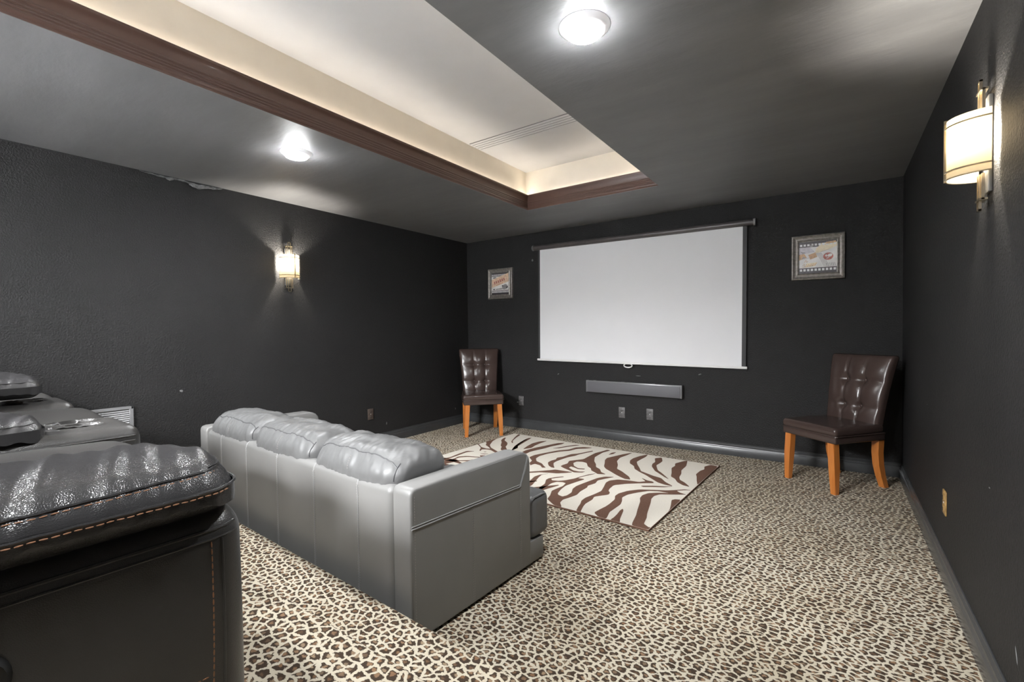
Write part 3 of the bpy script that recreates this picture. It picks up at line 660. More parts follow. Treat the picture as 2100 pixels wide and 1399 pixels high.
# ------------------------------------------------------------------ zebra rug
RW, RL = 2.275, 1.630
t = empty('zebra_rug', (3.171, -2.097, 0.0), math.radians(-2.99), 'cream rug with brown zebra stripes on the leopard carpet', 'rug')
part('rug_pile', box(-RW, 0, 0, RL, 0.001, 0.011, 0.003, 1), M_RUGC, t)
bm = bmesh.new(); add_tube(bm, [(-RW, 0, .006), (0, 0, .006), (0, RL, .006), (-RW, RL, .006)], 0.006, 6, closed=True); part('edge_binding', bm, M_RUGB, t)
STR = [
    [(-1.821,0.989),(-1.873,1.095),(-1.941,1.274),(-1.992,1.483),(-1.977,1.562),(-1.958,1.507),(-1.92,1.352),(-1.873,1.169),(-1.829,1.111),(-1.818,1.033)],
    [(-1.754,1.101),(-1.788,1.213),(-1.816,1.346),(-1.801,1.467),(-1.748,1.536),(-1.749,1.392),(-1.74,1.292),(-1.714,1.192),(-1.734,1.149)],
    [(-1.693,0.984),(-1.703,1.086),(-1.684,1.213),(-1.637,1.379),(-1.599,1.512),(-1.544,1.566),(-1.539,1.498),(-1.58,1.359),(-1.593,1.248),(-1.624,1.127),(-1.635,1.052),(-1.625,0.979)],
    [(-1.525,1.295),(-1.489,1.372),(-1.444,1.483),(-1.403,1.556),(-1.362,1.57),(-1.428,1.456),(-1.471,1.344)],
    [(-1.526,0.895),(-1.529,0.981),(-1.492,1.098),(-1.433,1.261),(-1.365,1.351),(-1.349,1.462),(-1.289,1.524),(-1.202,1.55),(-1.242,1.488),(-1.312,1.421),(-1.332,1.318),(-1.4,1.23),(-1.452,1.1),(-1.47,0.984),(-1.453,0.897),(-1.393,0.82),(-1.309,0.787),(-1.255,0.736),(-1.211,0.703),(-1.238,0.684),(-1.291,0.733),(-1.355,0.743),(-1.362,0.716),(-1.363,0.682),(-1.412,0.737),(-1.437,0.812),(-1.498,0.865)],
    [(-1.254,0.804),(-1.284,0.85),(-1.291,0.915),(-1.277,0.972),(-1.3,1.029),(-1.271,1.086),(-1.256,1.212),(-1.211,1.269),(-1.148,1.447),(-1.132,1.431),(-1.191,1.244),(-1.193,1.192),(-1.225,1.106),(-1.234,1.027),(-1.242,0.926),(-1.233,0.864),(-1.193,0.802),(-1.144,0.74),(-1.177,0.738),(-1.217,0.763)],
    [(-1.007,1.56),(-1.033,1.447),(-1.025,1.323),(-1.019,1.252),(-0.959,1.126),(-0.902,1.052),(-0.861,0.973),(-0.8,0.932),(-0.754,0.863),(-0.697,0.836),(-0.756,0.803),(-0.806,0.837),(-0.845,0.859),(-0.882,0.916),(-0.927,0.947),(-0.988,1.037),(-1.036,1.048),(-1.084,1.026),(-1.087,0.967),(-1.036,0.891),(-0.972,0.851),(-0.914,0.871),(-0.909,0.851),(-0.959,0.829),(-1.014,0.853),(-1.048,0.861),(-1.047,0.819),(-0.971,0.769),(-0.914,0.77),(-0.872,0.8),(-0.882,0.763),(-0.94,0.727),(-0.995,0.752),(-1.071,0.781),(-1.128,0.815),(-1.13,0.858),(-1.12,0.921),(-1.151,1.002),(-1.108,1.068),(-1.07,1.13),(-1.079,1.26),(-1.083,1.385),(-1.057,1.483),(-1.045,1.561)],
    [(-0.911,1.291),(-0.896,1.217),(-0.855,1.131),(-0.811,1.029),(-0.767,0.976),(-0.694,0.926),(-0.627,0.876),(-0.57,0.841),(-0.517,0.815),(-0.475,0.825),(-0.513,0.885),(-0.576,0.943),(-0.619,0.983),(-0.689,1.031),(-0.731,1.142),(-0.791,1.249),(-0.818,1.373),(-0.8,1.49),(-0.793,1.604),(-0.843,1.501),(-0.88,1.387)],
    [(-0.95,1.4),(-0.958,1.486),(-0.931,1.532),(-0.926,1.457)],
    [(-0.668,1.253),(-0.702,1.339),(-0.707,1.422),(-0.688,1.524),(-0.665,1.586),(-0.643,1.617),(-0.631,1.535),(-0.636,1.415),(-0.635,1.331),(-0.595,1.252),(-0.538,1.163),(-0.493,1.084),(-0.433,1.056),(-0.366,1.023),(-0.288,1.001),(-0.228,0.927),(-0.146,0.864),(-0.205,0.862),(-0.274,0.884),(-0.349,0.947),(-0.42,1.008),(-0.495,1.059),(-0.565,1.119),(-0.603,1.194)],
    [(-0.544,1.537),(-0.5,1.597),(-0.453,1.487),(-0.449,1.422),(-0.452,1.327),(-0.389,1.194),(-0.322,1.124),(-0.229,1.011),(-0.275,1.044),(-0.357,1.122),(-0.401,1.162),(-0.472,1.274),(-0.495,1.349),(-0.495,1.417)],
    [(-0.294,1.6),(-0.272,1.629),(-0.231,1.457),(-0.226,1.31),(-0.195,1.214),(-0.179,1.112),(-0.152,1.045),(-0.099,0.999),(-0.038,0.922),(-0.094,0.932),(-0.153,0.981),(-0.192,1.048),(-0.24,1.091),(-0.267,1.186),(-0.314,1.322),(-0.31,1.401),(-0.335,1.476)],
    [(-0.097,1.527),(-0.067,1.612),(0.008,1.601),(0.001,1.331),(-0.005,1.005),(-0.039,1.104),(-0.071,1.212),(-0.092,1.265),(-0.091,1.382),(-0.074,1.443)],
    [(-0.348,0.73),(-0.274,0.782),(-0.191,0.823),(-0.145,0.861),(-0.194,0.801),(-0.274,0.753),(-0.325,0.716)],
    [(-0.29,0.852),(-0.311,0.878),(-0.357,0.881),(-0.418,0.915),(-0.359,0.854),(-0.396,0.806),(-0.473,0.794),(-0.556,0.766),(-0.599,0.704),(-0.6,0.641),(-0.565,0.532),(-0.541,0.446),(-0.551,0.355),(-0.569,0.254),(-0.564,0.187),(-0.542,0.135),(-0.524,0.069),(-0.501,-0.027),(-0.47,-0.097),(-0.429,-0.068),(-0.469,0.003),(-0.501,0.099),(-0.514,0.155),(-0.512,0.253),(-0.529,0.312),(-0.463,0.411),(-0.475,0.455),(-0.5,0.483),(-0.515,0.532),(-0.524,0.623),(-0.459,0.71),(-0.359,0.798)],
    [(-0.006,0.85),(-0.05,0.843),(-0.088,0.801),(-0.151,0.742),(-0.231,0.698),(-0.324,0.644),(-0.383,0.564),(-0.414,0.474),(-0.413,0.412),(-0.384,0.347),(-0.376,0.246),(-0.376,0.189),(-0.384,0.12),(-0.39,0.048),(-0.339,-0.116),(-0.28,-0.073),(-0.312,0.116),(-0.311,0.177),(-0.311,0.285),(-0.331,0.352),(-0.36,0.416),(-0.351,0.492),(-0.311,0.575),(-0.257,0.655),(-0.196,0.691),(-0.12,0.698),(-0.076,0.704),(-0.004,0.737),(-0.056,0.75),(-0.091,0.779),(-0.045,0.828)],
    [(-0.007,0.74),(-0.089,0.681),(-0.164,0.632),(-0.185,0.577),(-0.18,0.511),(-0.154,0.431),(-0.103,0.239),(-0.079,0.172),(-0.057,0.068),(-0.014,0.037),(0.01,0.042),(0.014,-0.034),(-0.108,-0.051),(-0.122,0.047),(-0.148,0.164),(-0.178,0.258),(-0.223,0.414),(-0.251,0.477),(-0.259,0.541),(-0.239,0.609),(-0.184,0.658),(-0.119,0.695),(-0.078,0.71)],
    [(-0.055,0.568),(-0.041,0.598),(0.004,0.611),(0.014,0.353),(-0.008,0.396),(-0.028,0.474)],
    [(-0.265,0.218),(-0.248,0.192),(-0.208,0.051),(-0.186,-0.045),(-0.23,-0.052),(-0.252,-0.008),(-0.25,0.048),(-0.256,0.114),(-0.267,0.179)],
    [(-0.775,0.809),(-0.811,0.745),(-0.84,0.649),(-0.852,0.585),(-0.89,0.503),(-0.928,0.458),(-0.978,0.441),(-1.005,0.475),(-0.981,0.516),(-0.943,0.571),(-0.956,0.575),(-0.995,0.529),(-1.025,0.47),(-1.024,0.426),(-0.976,0.337),(-0.963,0.246),(-0.951,0.182),(-0.913,0.109),(-0.922,0.148),(-0.927,0.256),(-0.943,0.378),(-0.928,0.432),(-0.883,0.455),(-0.849,0.445),(-0.832,0.373),(-0.84,0.302),(-0.845,0.235),(-0.801,0.145),(-0.779,0.074),(-0.679,-0.056),(-0.615,-0.048),(-0.669,0.07),(-0.682,0.13),(-0.667,0.184),(-0.649,0.269),(-0.665,0.349),(-0.666,0.459),(-0.682,0.497),(-0.66,0.58),(-0.679,0.654),(-0.646,0.732),(-0.607,0.811),(-0.675,0.77),(-0.706,0.707),(-0.72,0.625),(-0.738,0.516),(-0.748,0.433),(-0.74,0.366),(-0.705,0.289),(-0.701,0.217),(-0.716,0.177),(-0.759,0.19),(-0.782,0.218),(-0.808,0.309),(-0.821,0.398),(-0.8,0.514),(-0.776,0.621),(-0.837,0.61),(-0.824,0.669),(-0.79,0.756)],
    [(-1.253,0.528),(-1.198,0.588),(-1.138,0.661),(-1.11,0.701),(-1.04,0.71),(-0.95,0.724),(-0.992,0.67),(-1.041,0.62),(-1.108,0.596),(-1.179,0.561),(-1.234,0.502),(-1.305,0.432),(-1.33,0.464)],
    [(-1.04,0.215),(-1.108,0.294),(-1.118,0.34),(-1.147,0.438),(-1.139,0.502),(-1.095,0.577),(-1.127,0.519),(-1.11,0.447),(-1.071,0.338),(-1.042,0.256)],
    [(-2.183,0.321),(-2.148,0.448),(-2.169,0.586),(-2.177,0.717),(-2.103,0.756),(-2.148,0.687),(-2.134,0.551),(-2.127,0.428),(-2.158,0.332)],
    [(-2.126,0.221),(-2.101,0.346),(-2.08,0.438),(-2.1,0.516),(-2.045,0.578),(-1.909,0.627),(-1.956,0.664),(-1.909,0.697),(-1.821,0.643),(-1.843,0.622),(-1.896,0.613),(-2.017,0.563),(-2.071,0.501),(-2.065,0.438),(-2.004,0.418),(-1.92,0.489),(-1.92,0.518),(-1.847,0.558),(-1.836,0.5),(-1.885,0.466),(-1.992,0.406),(-2.024,0.272),(-2.036,0.151)],
    [(-1.955,0.218),(-1.892,0.304),(-1.842,0.355),(-1.874,0.286),(-1.906,0.223)],
    [(-1.964,0.094),(-1.931,0.137),(-1.839,0.183),(-1.857,0.123),(-1.885,0.093),(-1.833,0.056),(-1.823,0.009),(-1.856,0.004)],
    [(-2.292,1.119),(-2.342,1.221),(-2.293,1.302),(-2.235,1.188),(-2.145,1.033),(-2.061,0.955),(-1.889,0.869),(-1.81,0.815),(-1.902,0.835),(-2.009,0.886),(-2.059,0.878),(-2.095,0.852),(-2.066,0.795),(-2.087,0.806),(-2.147,0.895),(-2.274,0.986),(-2.272,1.001),(-2.157,0.915),(-2.08,0.902),(-2.037,0.919),(-2.112,0.973),(-2.18,1.009),(-2.22,1.067)],
    [(-2.225,1.381),(-2.218,1.401),(-2.152,1.291),(-2.047,1.215),(-1.994,1.139),(-1.965,1.076),(-1.853,0.97),(-1.824,1.003),(-1.892,1.127),(-1.938,1.262),(-1.983,1.439),(-1.994,1.556),(-1.956,1.412),(-1.901,1.232),(-1.874,1.167),(-1.833,1.114),(-1.807,0.964),(-1.823,0.915),(-1.92,0.949),(-1.937,0.962),(-1.997,1.053),(-2.035,1.082),(-2.115,1.198),(-2.182,1.271),(-2.204,1.317)],
    [(-2.009,1.242),(-2.059,1.296),(-2.149,1.481),(-2.201,1.61),(-2.164,1.602),(-2.123,1.467),(-2.057,1.312),(-2.005,1.259)],
    [(-2.002,0.716),(-1.922,0.76),(-1.951,0.722)],
    [(-2.019,0.791),(-1.992,0.809),(-1.996,0.789)]]
EXTRA = [[(-2.26, .30), (-2.05, .36), (-1.80, .34), (-2.05, .42), (-2.26, .40)], [(-2.27, .05), (-2.02, .16), (-1.75, .30), (-2.10, .26), (-2.27, .16)], [(-1.95, .02), (-1.72, .12), (-1.52, .30), (-1.78, .22), (-2.05, .02)],
         [(-1.62, .02), (-1.42, .14), (-1.30, .34), (-1.48, .22), (-1.74, .02)], [(-1.34, .02), (-1.16, .16), (-1.05, .38), (-1.20, .24), (-1.44, .02)], [(-1.06, .02), (-.92, .16), (-.86, .40), (-1.0, .22), (-1.16, .02)]]
vs = []
for pl in STR + EXTRA:
    pl = [(min(-0.004, max(-RW + 0.004, x)), min(RL - 0.004, max(0.004, y_))) for x, y_ in pl]
    # soften the outline and extrude it slightly: stripes are carved pile
    q = []
    n = len(pl)
    if pl in EXTRA or True:
        for k in range(n):
            a = Vector(pl[k]); b = Vector(pl[(k + 1) % n])
            q += [tuple(a.lerp(b, .12)), tuple(a.lerp(b, .88))]
    vs_ = [(x, y_, 0.0125) for x, y_ in q] + [(x, y_, 0.006) for x, y_ in q]; m_ = len(q)
    fs = [tuple(tr) for tr in tessellate_polygon([[Vector((x, y_, 0)) for x, y_ in q]])] + [(k, (k + 1) % m_, m_ + (k + 1) % m_, m_ + k) for k in range(m_)]
    link('zebra_stripe', mesh('zebra_stripe', vs_, fs, M_RUGB, False), t)

# ------------------------------------------------------------------ parsons chairs
def dining_chair(loc, rz, label):
    """local +y is the front of the seat"""
    t = empty('dining_chair', loc, rz, label, 'chair', 'tufted dining chairs either side of the screen')
    bm = bmesh.new()
    def sd(x, y, z):
        k = 1.0 - 0.06 * max(0, (-y) / 0.24)
        return (x * k, y, z + (0.012 * (1 - (x / .24) ** 2) * (1 - (y / .25) ** 2) if z > 0 else 0))
    soft_box(bm, (0, 0.005, 0.452), (0.238, 0.245, 0.034), 0.026, (10, 10, 2), 3, sd)
    part('seat', bm, M_CHAIR, t)
    bm = bmesh.new(); soft_box(bm, (0, 0.005, 0.398), (0.232, 0.240, 0.030), 0.012, (2, 2, 2), 2); part('seat_apron', bm, M_CHAIR, t)
    bm = bmesh.new(); add_tube(bm, [(-.234, -.22, .424), (-.238, .235, .424), (-.225, .247, .424), (.225, .247, .424), (.238, .235, .424), (.234, -.22, .424)], 0.0045, 6); part('piping', bm, M_CHAIR, t)
    BU = [(sx * 0.30, vv) for sx in (-1, 1) for vv in (0.36, 0.68)]
    def bd(x, y, z):
        v = (z + 0.31) / 0.62; u = x / 0.25
        hw = 0.208 + 0.045 * max(0, v) ** 1.4
        front = y > 0
        yy = y
        if front:
            d = 0.026 * (1 - u * u) * (1 - (2 * v - 1) ** 4) + 0.004
            for bu, bv in BU:
                du = abs(u - bu) * 0.24; dv = abs(v - bv) * 0.62
                d -= 0.026 * math.exp(-((du * du + dv * dv) / 0.0012))
            cu_ = math.cos(PI * u / .6) if abs(u) < .3 else math.cos(PI * (abs(u) - .65) / .7)
            rv = math.cos(PI * (v - .18) / .36) if v < .36 else (math.cos(PI * (v - .52) / .32) if v < .68 else math.cos(PI * (v - .84) / .32))
            d += 0.011 * max(0, cu_) ** .7 * max(0, rv) ** .7
            for s in (-.30, .30):
                d -= 0.010 * math.exp(-((u - s) * 0.24) ** 2 / 0.00006) * (0.6 if 0.03 < v < 0.97 else 0)
            for bv in (0.36, 0.68): d -= 0.0045 * math.exp(-((v - bv) * 0.62) ** 2 / 0.0002) * max(0, 1 - abs(abs(u) - .30) / .45)
            yy += d
        lean = -0.07 * v - 0.05 * v * v
        return (u * hw, yy + lean, z)
    bm = bmesh.new(); soft_box(bm, (0, -0.205, 0.690), (0.25, 0.036, 0.31), 0.024, (44, 2, 48), 3, bd)
    bk = part('backrest', bm, M_CHAIR, t, auto=60)
    bv_ = bvh_of(bk)
    for bu, bv in BU:
        z = 0.38 + 0.62 * bv; x = bu * (0.208 + 0.045 * bv ** 1.4)
        h = drape(bv_, [(x, 0.3, z)], (0, -1, 0), 0.002)
        bm = bmesh.new(); bmesh.ops.create_uvsphere(bm, u_segments=12, v_segments=8, radius=0.010, matrix=Matrix.Translation(h[0]) @ Matrix.Diagonal((1, .5, 1, 1))); part('button', bm, M_CHAIR, t)
    for s in (-1, 1):
        bm = bmesh.new(); b = bmesh.new()
        prof = [(0.185, .375, .027), (0.195, 0.2, .025), (.203, 0.0, .020)]
        rr = []
        for cx, z, hw in prof: rr.append([bm.verts.new((s * cx + dx * hw, .212 + (0.375 - z) * 0.012 + dy * hw, z)) for dx, dy in ((-1, -1), (1, -1), (1, 1), (-1, 1))])
        for A, B in zip(rr, rr[1:]):
            for k in range(4): bm.faces.new((A[k], A[(k + 1) % 4], B[(k + 1) % 4], B[k]))
        bm.faces.new(rr[0]); bm.faces.new(rr[-1]); b.free()
        bmesh.ops.bevel(bm, geom=[e for e in bm.edges if abs(e.verts[0].co.z - e.verts[1].co.z) > .1], offset=.004, segments=2, affect='EDGES')
        part('leg', bm, M_LEG, t, auto=30)
        bm = bmesh.new(); rr = []
        for y_, z, hw in ((-.212, .380, .027), (-.206, .27, .026), (-.215, .18, .025), (-.238, .09, .023), (-.272, .0, .021)): rr.append([bm.verts.new((s * .192 + dx * hw, y_ + dy * hw, z)) for dx, dy in ((-1, -1), (1, -1), (1, 1), (-1, 1))])
        for A, B in zip(rr, rr[1:]):
            for k in range(4): bm.faces.new((A[k], A[(k + 1) % 4], B[(k + 1) % 4], B[k]))
        bm.faces.new(rr[0]); bm.faces.new(rr[-1])
        part('leg', bm, M_LEG, t, auto=30)
    return t
dining_chair((4.075, -0.442, 0), math.radians(140), 'brown tufted dining chair with oak legs by the right wall, right of the screen')
dining_chair((0.590, -0.462, 0), math.radians(-136), 'brown tufted dining chair with oak legs in the left corner, left of the screen')

# ------------------------------------------------------------------ sofa (local: x = 0 right outer side, y = 0 rear, +y towards the screen)
SW = 2.158
t = empty('sofa', (2.760, -3.615, 0), math.radians(-3.2), 'low grey leather three-seat sofa seen from behind, in front of the step', 'sofa')
ap = [(0.0, 0.012), (0.785, 0.012), (0.785, 0.540), (0.778, 0.570), (0.760, 0.592), (0.735, 0.606), (0.70, 0.613), (0.35, 0.617), (0.03, 0.618), (0.012, 0.613), (0.003, 0.602), (0.0, 0.585)]
AW = 0.112
for x0, x1 in ((-AW, 0.0), (-SW, -SW + AW)):
    bm = bmesh.new(); add_prism(bm, ap, 'x', x0, x1, 0.012, 3); arm = part('arm', bm, M_SOFA, t, auto=50)
    s = 1 if x0 > -1 else -1; xo = 0.0 if s > 0 else -SW; e_ = 0.0012 * s
    def seam_(pts, r): part('seam', tube(pts, r, 6), M_SEAM, arm)
    seam_([(xo - s * 0.004, 0.012, .600), (xo - s * 0.003, 0.35, .606), (xo - s * 0.003, .70, .603), (xo - s * 0.003, .745, .590)], 0.0032)
    seam_([(xo + e_, .003, .462), (xo + e_, .35, .452), (xo + e_, .690, .442)], 0.0030)
    seam_([(xo + e_, .003, .472), (xo + e_, .35, .462), (xo + e_, .688, .452)], 0.0022)
    seam_([(xo + e_, .690, .442), (xo + e_, .735, .525), (xo + e_, .758, .585)], 0.0030)
    seam_([(xo + e_, .698, .442), (xo + e_, .743, .522), (xo + e_, .765, .578)], 0.0022)
    st = bmesh.new()
    for dx in (0.0, 0.008):
        add_stitches(st, [(xo + e_, .692 + dx, .435), (xo + e_, .692 + dx, .02)]); add_stitches(st, [(xo + e_, .344 + dx, .448), (xo + e_, .344 + dx, .02)])
    add_stitches(st, [(xo + e_, .018, .590), (xo + e_, .018, .02)])
    part('stitching', st, M_GREYTHREAD, arm, kind='stuff')
# back panel with pinched seams
BX = [-.355, -.715, -1.085, -1.455, -1.815]
def bkd(x, y, z):
    xx = x - SW / 2
    k = min(abs(xx - b) for b in BX + [-AW, -SW + AW])
    pu = 0.0035 * (1 - math.exp(-(k / 0.03) ** 2)) * (0.6 + 0.4 * math.sin(PI * min(1, max(0, (z + .3) / .6))))
    if y < 0: y = y - pu + 0.004
    if z > 0.2: z = z + pu * 0.7 * (z - 0.2) / 0.1
    return (x, y, z)
bm = bmesh.new(); soft_box(bm, (-SW / 2, 0.075, 0.306), (SW / 2 - AW - 0.002, 0.075, 0.298), 0.032, (110, 3, 12), 4, bkd)
bk = part('back_frame', bm, M_SOFA, t, auto=70); bvh = bvh_of(bk)
sm = bmesh.new(); st = bmesh.new()
for x in BX:
    vert_ = drape(bvh, [(x, 0, z) for z in [0.03 + 0.56 * i / 24 for i in range(25)]], (0, 1, 0), -0.0003)
    top = drape(bvh, [(x, 0.02 + 0.012 * i, .4) for i in range(11)], (0, 0, -1), -0.0003)
    part('seam', tube(vert_ + [p for p in top if p.y > vert_[-1].y + .004], 0.0034, 6), M_SEAM, bk)
    for dx in (-0.0075, 0.0075):
        v2 = drape(bvh, [(x + dx, 0, z) for z in [0.03 + 0.55 * i / 24 for i in range(25)]], (0, 1, 0), 0.0004); add_stitches(st, v2)
        t2 = drape(bvh, [(x + dx, 0.03 + 0.012 * i, .4) for i in range(9)], (0, 0, -1), 0.0004); add_stitches(st, t2)
part('stitching', st, M_GREYTHREAD, bk, kind='stuff')
bm = bmesh.new(); add_box(bm, -SW + 0.004, -0.004, 0.14, 0.905, 0.010, 0.125, 0.010, 2); part('seat_base', bm, M_SOFA, t)
# seat cushions: the outer two wrap round in front of the arms
cb = [(-.115, -.765), (-.765, -1.395), (-1.395, -2.043)]
for k, (xa, xb) in enumerate(cb):
    bm = bmesh.new()
    def pd(x, y, z): return (x, y, z + (0.018 * (1 - (x / .33) ** 2) if z > 0 else 0))
    soft_box(bm, ((xa + xb) / 2, 0.55, 0.252), ((xa - xb) / 2 - 0.002, 0.400, 0.125), 0.045, (8, 8, 4), 4, pd)
    if k == 0: soft_box(bm, (-0.125, 0.880, 0.240), (0.125, 0.085, 0.118), 0.045, (6, 4, 4), 4)
    if k == 2: soft_box(bm, (-SW + 0.125, 0.870, 0.252), (0.123, 0.080, 0.124), 0.045, (6, 4, 4), 4)
    c = part('seat_cushion', bm, M_SOFACUSH, t)
    if k == 0:
        bm = bmesh.new(); add_tube(bm, [(-.004, .80, .352), (-.004, .885, .352), (-.010, .935, .340)], .0025, 6); part('seam', bm, M_SEAM, c)
# back cushions: plump, creased
def back_cushion(xa, xb, seed):
    rnd = random.Random(seed); hx = (xa - xb) / 2
    ph = [rnd.uniform(0, 6.28) for _ in range(8)]
    def cd(x, y, z):
        u = x / hx; v = z / 0.17; q = y / 0.15
        pu = (1 - u ** 4) * (1 - min(1, abs(v)) ** 4)
        zz = z; yy = y; xx = x
        if z > 0: zz = z + 0.008 * (1 - u * u) - 0.030 * max(0, -q) ** 2 * (1 if z > .05 else .3) - 0.012 * max(0, q) - 0.020 * abs(u) ** 6
        yy = y + (0.020 * pu if y > 0 else -0.016 * pu)
        # creases fanning from the welt
        fan = u + 0.35 * q * u
        n1 = mnoise.noise((fan * 9.0 + seed * 7, q * 1.6 + 3 * math.sin(u * 2), seed * 1.3)); n2 = mnoise.noise((fan * 20.0 + seed * 3, q * 2.4, seed * 2.1)); n3 = mnoise.noise((u * 3.0, q * 2.0 + seed, 1.7))
        edge = max(0.0, 1 - abs(abs(q) - 0.55) / 0.75)
        if z > 0.02: zz += -0.010 * max(0, 0.30 - abs(n1)) * (0.5 + edge) * 1.2 + 0.006 * n2 * edge + 0.010 * n3
        if y < 0: yy += 0.006 * mnoise.noise((u * 7.0 + seed * 5, v * 2.2, 4.4)) * (0.35 + abs(u)) + 0.003 * mnoise.noise((u * 16.0, v * 4.0 + seed, 2.2))
        xx = x * (1 - 0.05 * max(0, -v)) + 0.004 * math.sin(v * 9 + ph[6]) * abs(u)
        if abs(u) > .8 and v < -.4: yy *= 0.9
        return (xx, yy, zz)
    bm = bmesh.new(); soft_box(bm, ((xa + xb) / 2, 0.175, 0.560), (hx, 0.15, 0.160), 0.075, (72, 18, 14), 6, cd)
    c = part('back_cushion', bm, M_SOFACUSH, t, auto=70); bvh = bvh_of(c)
    # welt round the rear-top edge and the two rear corners
    line = drape(bvh, [(xb + 0.035 + (xa - xb - 0.07) * i / 40, 0.055, .6) for i in range(41)], (0, 0, -1), -0.0005)
    if len(line) > 5: part('welt', tube(line, 0.0028, 6), M_SEAMD, c)
    for xe in (xa - 0.035, xb + 0.035):
        dn = drape(bvh, [(xe, 0, .68 - 0.006 * i) for i in range(12)], (0, 1, 0), -0.0005)
        if len(dn) > 4: part('welt', tube(dn, 0.0026, 6), M_SEAMD, c)
    st = bmesh.new(); xm = (xa + xb) / 2
    dn = drape(bvh, [(xm, 0, .68 - 0.006 * i) for i in range(12)], (0, 1, 0), 0.0004)
    if len(dn) > 4: add_stitches(st, dn); part('stitching', st, M_GREYTHREAD, c, kind='stuff')
for k, (xa, xb) in enumerate(((-.112, -.772), (-.764, -1.418), (-1.410, -2.045))): back_cushion(xa, xb, 11 + k)

# ------------------------------------------------------------------ row of recliners on the platform
# local: x = 0 outer side of the right arm, y = 0 front, z = 0 platform
def arm_base(t, x1, wd, holders, top=0.585, ln=0.95):
    cups = [(x1 - 0.118, -0.145), (x1 - 0.228, -0.140)] if holders else []
    def ad(x, y, z):
        X_ = x + x1 - wd / 2; Y_ = y - ln / 2
        if z > top / 2 - 0.07:
            for cx, cy in cups:
                d = math.hypot((X_ - cx) / 0.044, (Y_ - cy) / 0.062)
                if d < 1.25: z -= 0.060 * (1 if d < .86 else max(0, (1.02 - d) / .16)) - 0.004 * math.exp(-((d - 1.1) / .09) ** 2)
        z += (0.002 if holders else 0.012) * (1 - (x / (wd / 2)) ** 2) * (1 if z > .2 else 0)
        bul = 0.010 * math.sin(PI * min(1, max(0, (z + top / 2) / top)))
        return (x + bul * max(-1, min(1, x / (wd / 2))), y, z)
    bm = bmesh.new(); soft_box(bm, (x1 - wd / 2, -ln / 2, top / 2 + 0.015), (wd / 2, ln / 2, top / 2 - 0.01), 0.042 if holders else 0.062, (50 if holders else 8, 150 if holders else 30, 8), 5, ad)
    a = part('arm_base', bm, M_REC, t, auto=70); bvh = bvh_of(a)
    for cx, cy in cups:
        rim = [(cx + 0.045 * math.cos(i * PI / 14), cy + 0.063 * math.sin(i * PI / 14), 1.0) for i in range(28)]
        rim = drape(bvh, rim, (0, 0, -1), -0.0005)
        if len(rim) > 8: part('cup_holder', tube(rim, 0.0045, 6, True), M_REC, a)
    sm = bmesh.new(); st = bmesh.new()
    def side(y, z): return drape(bvh, [(x1 + .2, y, z)], (-1, 0, 0), -0.0003)
    w_ = []; w2 = []
    for i in range(46):
        y = -ln + 0.08 + (ln - 0.10) * i / 45; w_ += side(y, top - 0.028); w2 += side(y, top - 0.043)
    front = drape(bvh, [(x1 - 0.012 * i * i / 2 - .02, .2, top - 0.030) for i in range(6)], (0, -1, 0), -0.0003)
    if len(w_) > 4: part('seam', tube(w_, 0.0034, 6), M_REC, a)
    if len(w2) > 4: part('seam', tube(w2, 0.0022, 6), M_REC, a)
    v1 = []; v2 = []
    for i in range(40):
        z = top - 0.045 - (top - 0.09) * i / 39; v1 += side(-0.068 - 0.014 * (i / 39) ** 2, z); v2 += side(-0.050 - 0.012 * (i / 39) ** 2, z)
    if len(v2) > 4: part('seam', tube(v2, 0.0022, 6), M_REC, a)
    if len(v1) > 4: add_stitches(st, v1, 0.010, 0.003, 0.0017)
    hz = []
    for i in range(30): hz += side(-0.078 - 0.45 * i / 29, 0.268 + 0.02 * i / 29)
    if len(hz) > 4: add_stitches(st, hz, 0.010, 0.003, 0.0017)
    part('stitching', st, M_ORANGE, a, kind='stuff')
    return a
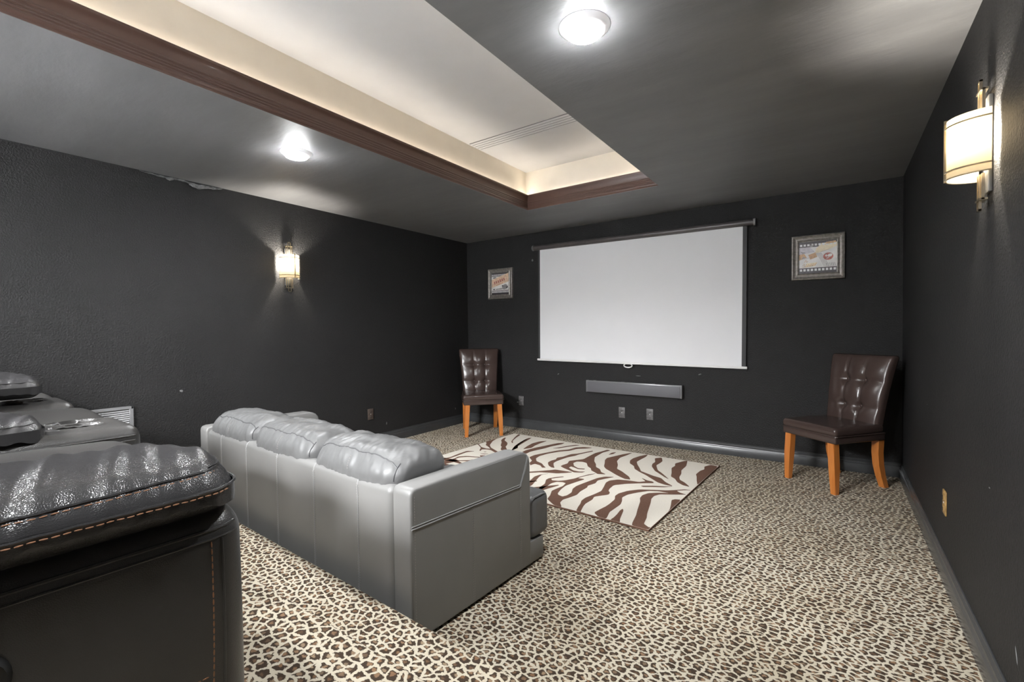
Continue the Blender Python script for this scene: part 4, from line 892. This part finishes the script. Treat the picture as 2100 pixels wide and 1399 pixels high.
def arm_pad(t, x1, wd, y0, y1, z0, z1, seams, seed=3):
    rnd = random.Random(seed); ph = [rnd.uniform(0, 6.28) for _ in range(6)]
    ln = y1 - y0; hz = (z1 - z0) / 2
    def ad(x, y, z):
        u = x / (wd / 2); v = z / hz; s = y / (ln / 2)
        Y_ = y + (y0 + y1) / 2
        if z > 0:
            z += 0.010 * (1 - u * u) - 0.022 * max(0, u) ** 3 - 0.020 * max(0, -u) ** 3
            d = Y_ - y1
            z -= 0.026 * math.exp(d / 0.07)
            # folds running across the pad
            am = 0.0060 * (1 - 0.5 * abs(u))
            z += am * math.sin(Y_ * 62 + 3.2 * u + ph[0] + 1.5 * math.sin(Y_ * 17 + ph[1])) * (0.4 + 0.6 * math.sin(Y_ * 9 + ph[2]) ** 2)
            z += 0.0018 * math.sin(Y_ * 140 + 6 * u + ph[3])
        k = 0.010 * (1 - v * v)
        x = x + k * max(-1, min(1, u)) ** 3
        tp = max(0.0, (Y_ - (y1 - 0.10)) / 0.10); x *= 1 - 0.16 * tp * tp
        if x > 0 and seams: x += 0.0025 * math.sin(Y_ * 150 + ph[4]) * max(0, 1 - abs(v + .05) / .3)
        return (x, y, z)
    bm = bmesh.new(); soft_box(bm, (x1 - wd / 2, (y0 + y1) / 2, (z0 + z1) / 2), (wd / 2, ln / 2, hz), min(0.06, hz * 0.9), (22, max(30, int(ln / 0.008)), 6), 6, ad)
    p = part('arm_pad', bm, M_RECPAD, t, auto=80); bvh = bvh_of(p)
    sm = bmesh.new(); st = bmesh.new()
    if seams:
        for za, zb, in seams:
            a1 = []
            for i in range(70):
                y = y0 + 0.05 + (ln - 0.075) * i / 69; z = za + (zb - za) * i / 69; a1 += drape(bvh, [(x1 + .3, y, z)], (-1, 0, 0), -0.0002)
            fr = []
            for i in range(14):
                x = x1 - 0.03 - (wd - 0.06) * i / 13; fr += drape(bvh, [(x, y1 + .3, zb + 0.001)], (0, -1, 0), -0.0002)
            ln_ = a1 + fr
            if len(ln_) > 6:
                part('seam', tube(ln_, 0.0030, 6), M_RECPAD, p)
                add_stitches(st, [q + Vector((0.0042, 0, -0.0050)) for q in a1], 0.009, 0.0035, 0.0015)
        part('stitching', st, M_ORANGE, p, kind='stuff')
    else:
        a1 = []
        for i in range(40):
            y = y0 + 0.05 + (ln - 0.07) * i / 39; a1 += drape(bvh, [(x1 + .3, y, z1 - (z1 - z0) * .32)], (-1, 0, 0), -0.0002)
        if len(a1) > 4: part('seam', tube(a1, 0.0028, 6), M_RECPAD, p)
    return p
def recliner(loc, label, near=False, left_arm=False, pad_lift=0.0, seatx=(-0.915, -0.32)):
    t = empty('recliner', loc, math.radians(-2.6), label, 'recliner', 'row of black leather recliners on the platform')
    xa, xb = seatx
    if near:
        arm_base(t, 0.0, 0.31, False, 0.555)
        arm_pad(t, 0.006, 0.335, -0.97, -0.006, 0.550, 0.660, [(0.616, 0.634), (0.598, 0.603)], 5)
        bm = bmesh.new(); add_lathe(bm, [(0.0, 0.014), (0.014, 0.014), (0.020, 0.010), (0.026, 0.016), (0.034, 0.018), (0.040, 0.010), (0.040, -0.01)], 28, (0, -0.358, 0.420), 'x')
        part('recline_button', bm, M_HOLE, t, label='round black recline button on the outer side')
    else:
        arm_base(t, 0.0, 0.31, True)
        arm_pad(t, 0.0, 0.30, -0.97, -0.225 + pad_lift * 1.8, 0.575 + pad_lift * 0.6, 0.652 + pad_lift, None, 8)
    if left_arm:
        arm_base(t, -0.945, 0.31, True); arm_pad(t, -0.945, 0.30, -0.97, -0.205, 0.565, 0.648, None, 9)
    bm = bmesh.new()
    def sd(x, y, z):
        u = x / ((xb - xa) / 2); s = (y + .1) / 0.5
        return (x, y, z + (0.050 * (1 - u * u) * (1 - 0.4 * s * s) if z > 0 else 0))
    soft_box(bm, ((xa + xb) / 2, -0.40, 0.45), ((xb - xa) / 2, 0.41, 0.105), 0.055, (16, 16, 3), 4, sd); part('seat', bm, M_REC, t, auto=70)
    bm = bmesh.new(); soft_box(bm, ((xa + xb) / 2, -0.015, 0.20), ((xb - xa) / 2 - 0.01, 0.035, 0.165), 0.03, (8, 2, 6), 3); part('footrest', bm, M_REC, t)
    bm = bmesh.new(); add_box(bm, xa, xb, -0.90, -0.06, 0.03, 0.36, 0.01, 1); part('seat_frame', bm, M_HOLE, t)
    bm = bmesh.new()
    def bd(x, y, z):
        v = (z + .36) / .72
        return (x, y - 0.10 * v + (0.02 * math.cos(v * PI * 6) * (1 - (x / .31) ** 2) if y > 0 else 0), z)
    soft_box(bm, ((xa + xb) / 2, -0.86, 0.74), ((xb - xa) / 2, 0.085, 0.36), 0.06, (10, 3, 20), 4, bd); part('backrest', bm, M_REC, t, auto=70)
    return t
recliner((3.165, -4.398, 0.34), 'nearest black leather recliner with a padded arm with copper stitching, at the lower left', near=True, seatx=(-0.945, -0.315))
recliner((2.205, -4.278, 0.34), 'middle black leather recliner whose arm has two cup holders')
recliner((1.270, -4.245, 0.34), 'far black leather recliner, next to the left wall', left_arm=True, pad_lift=0.070)
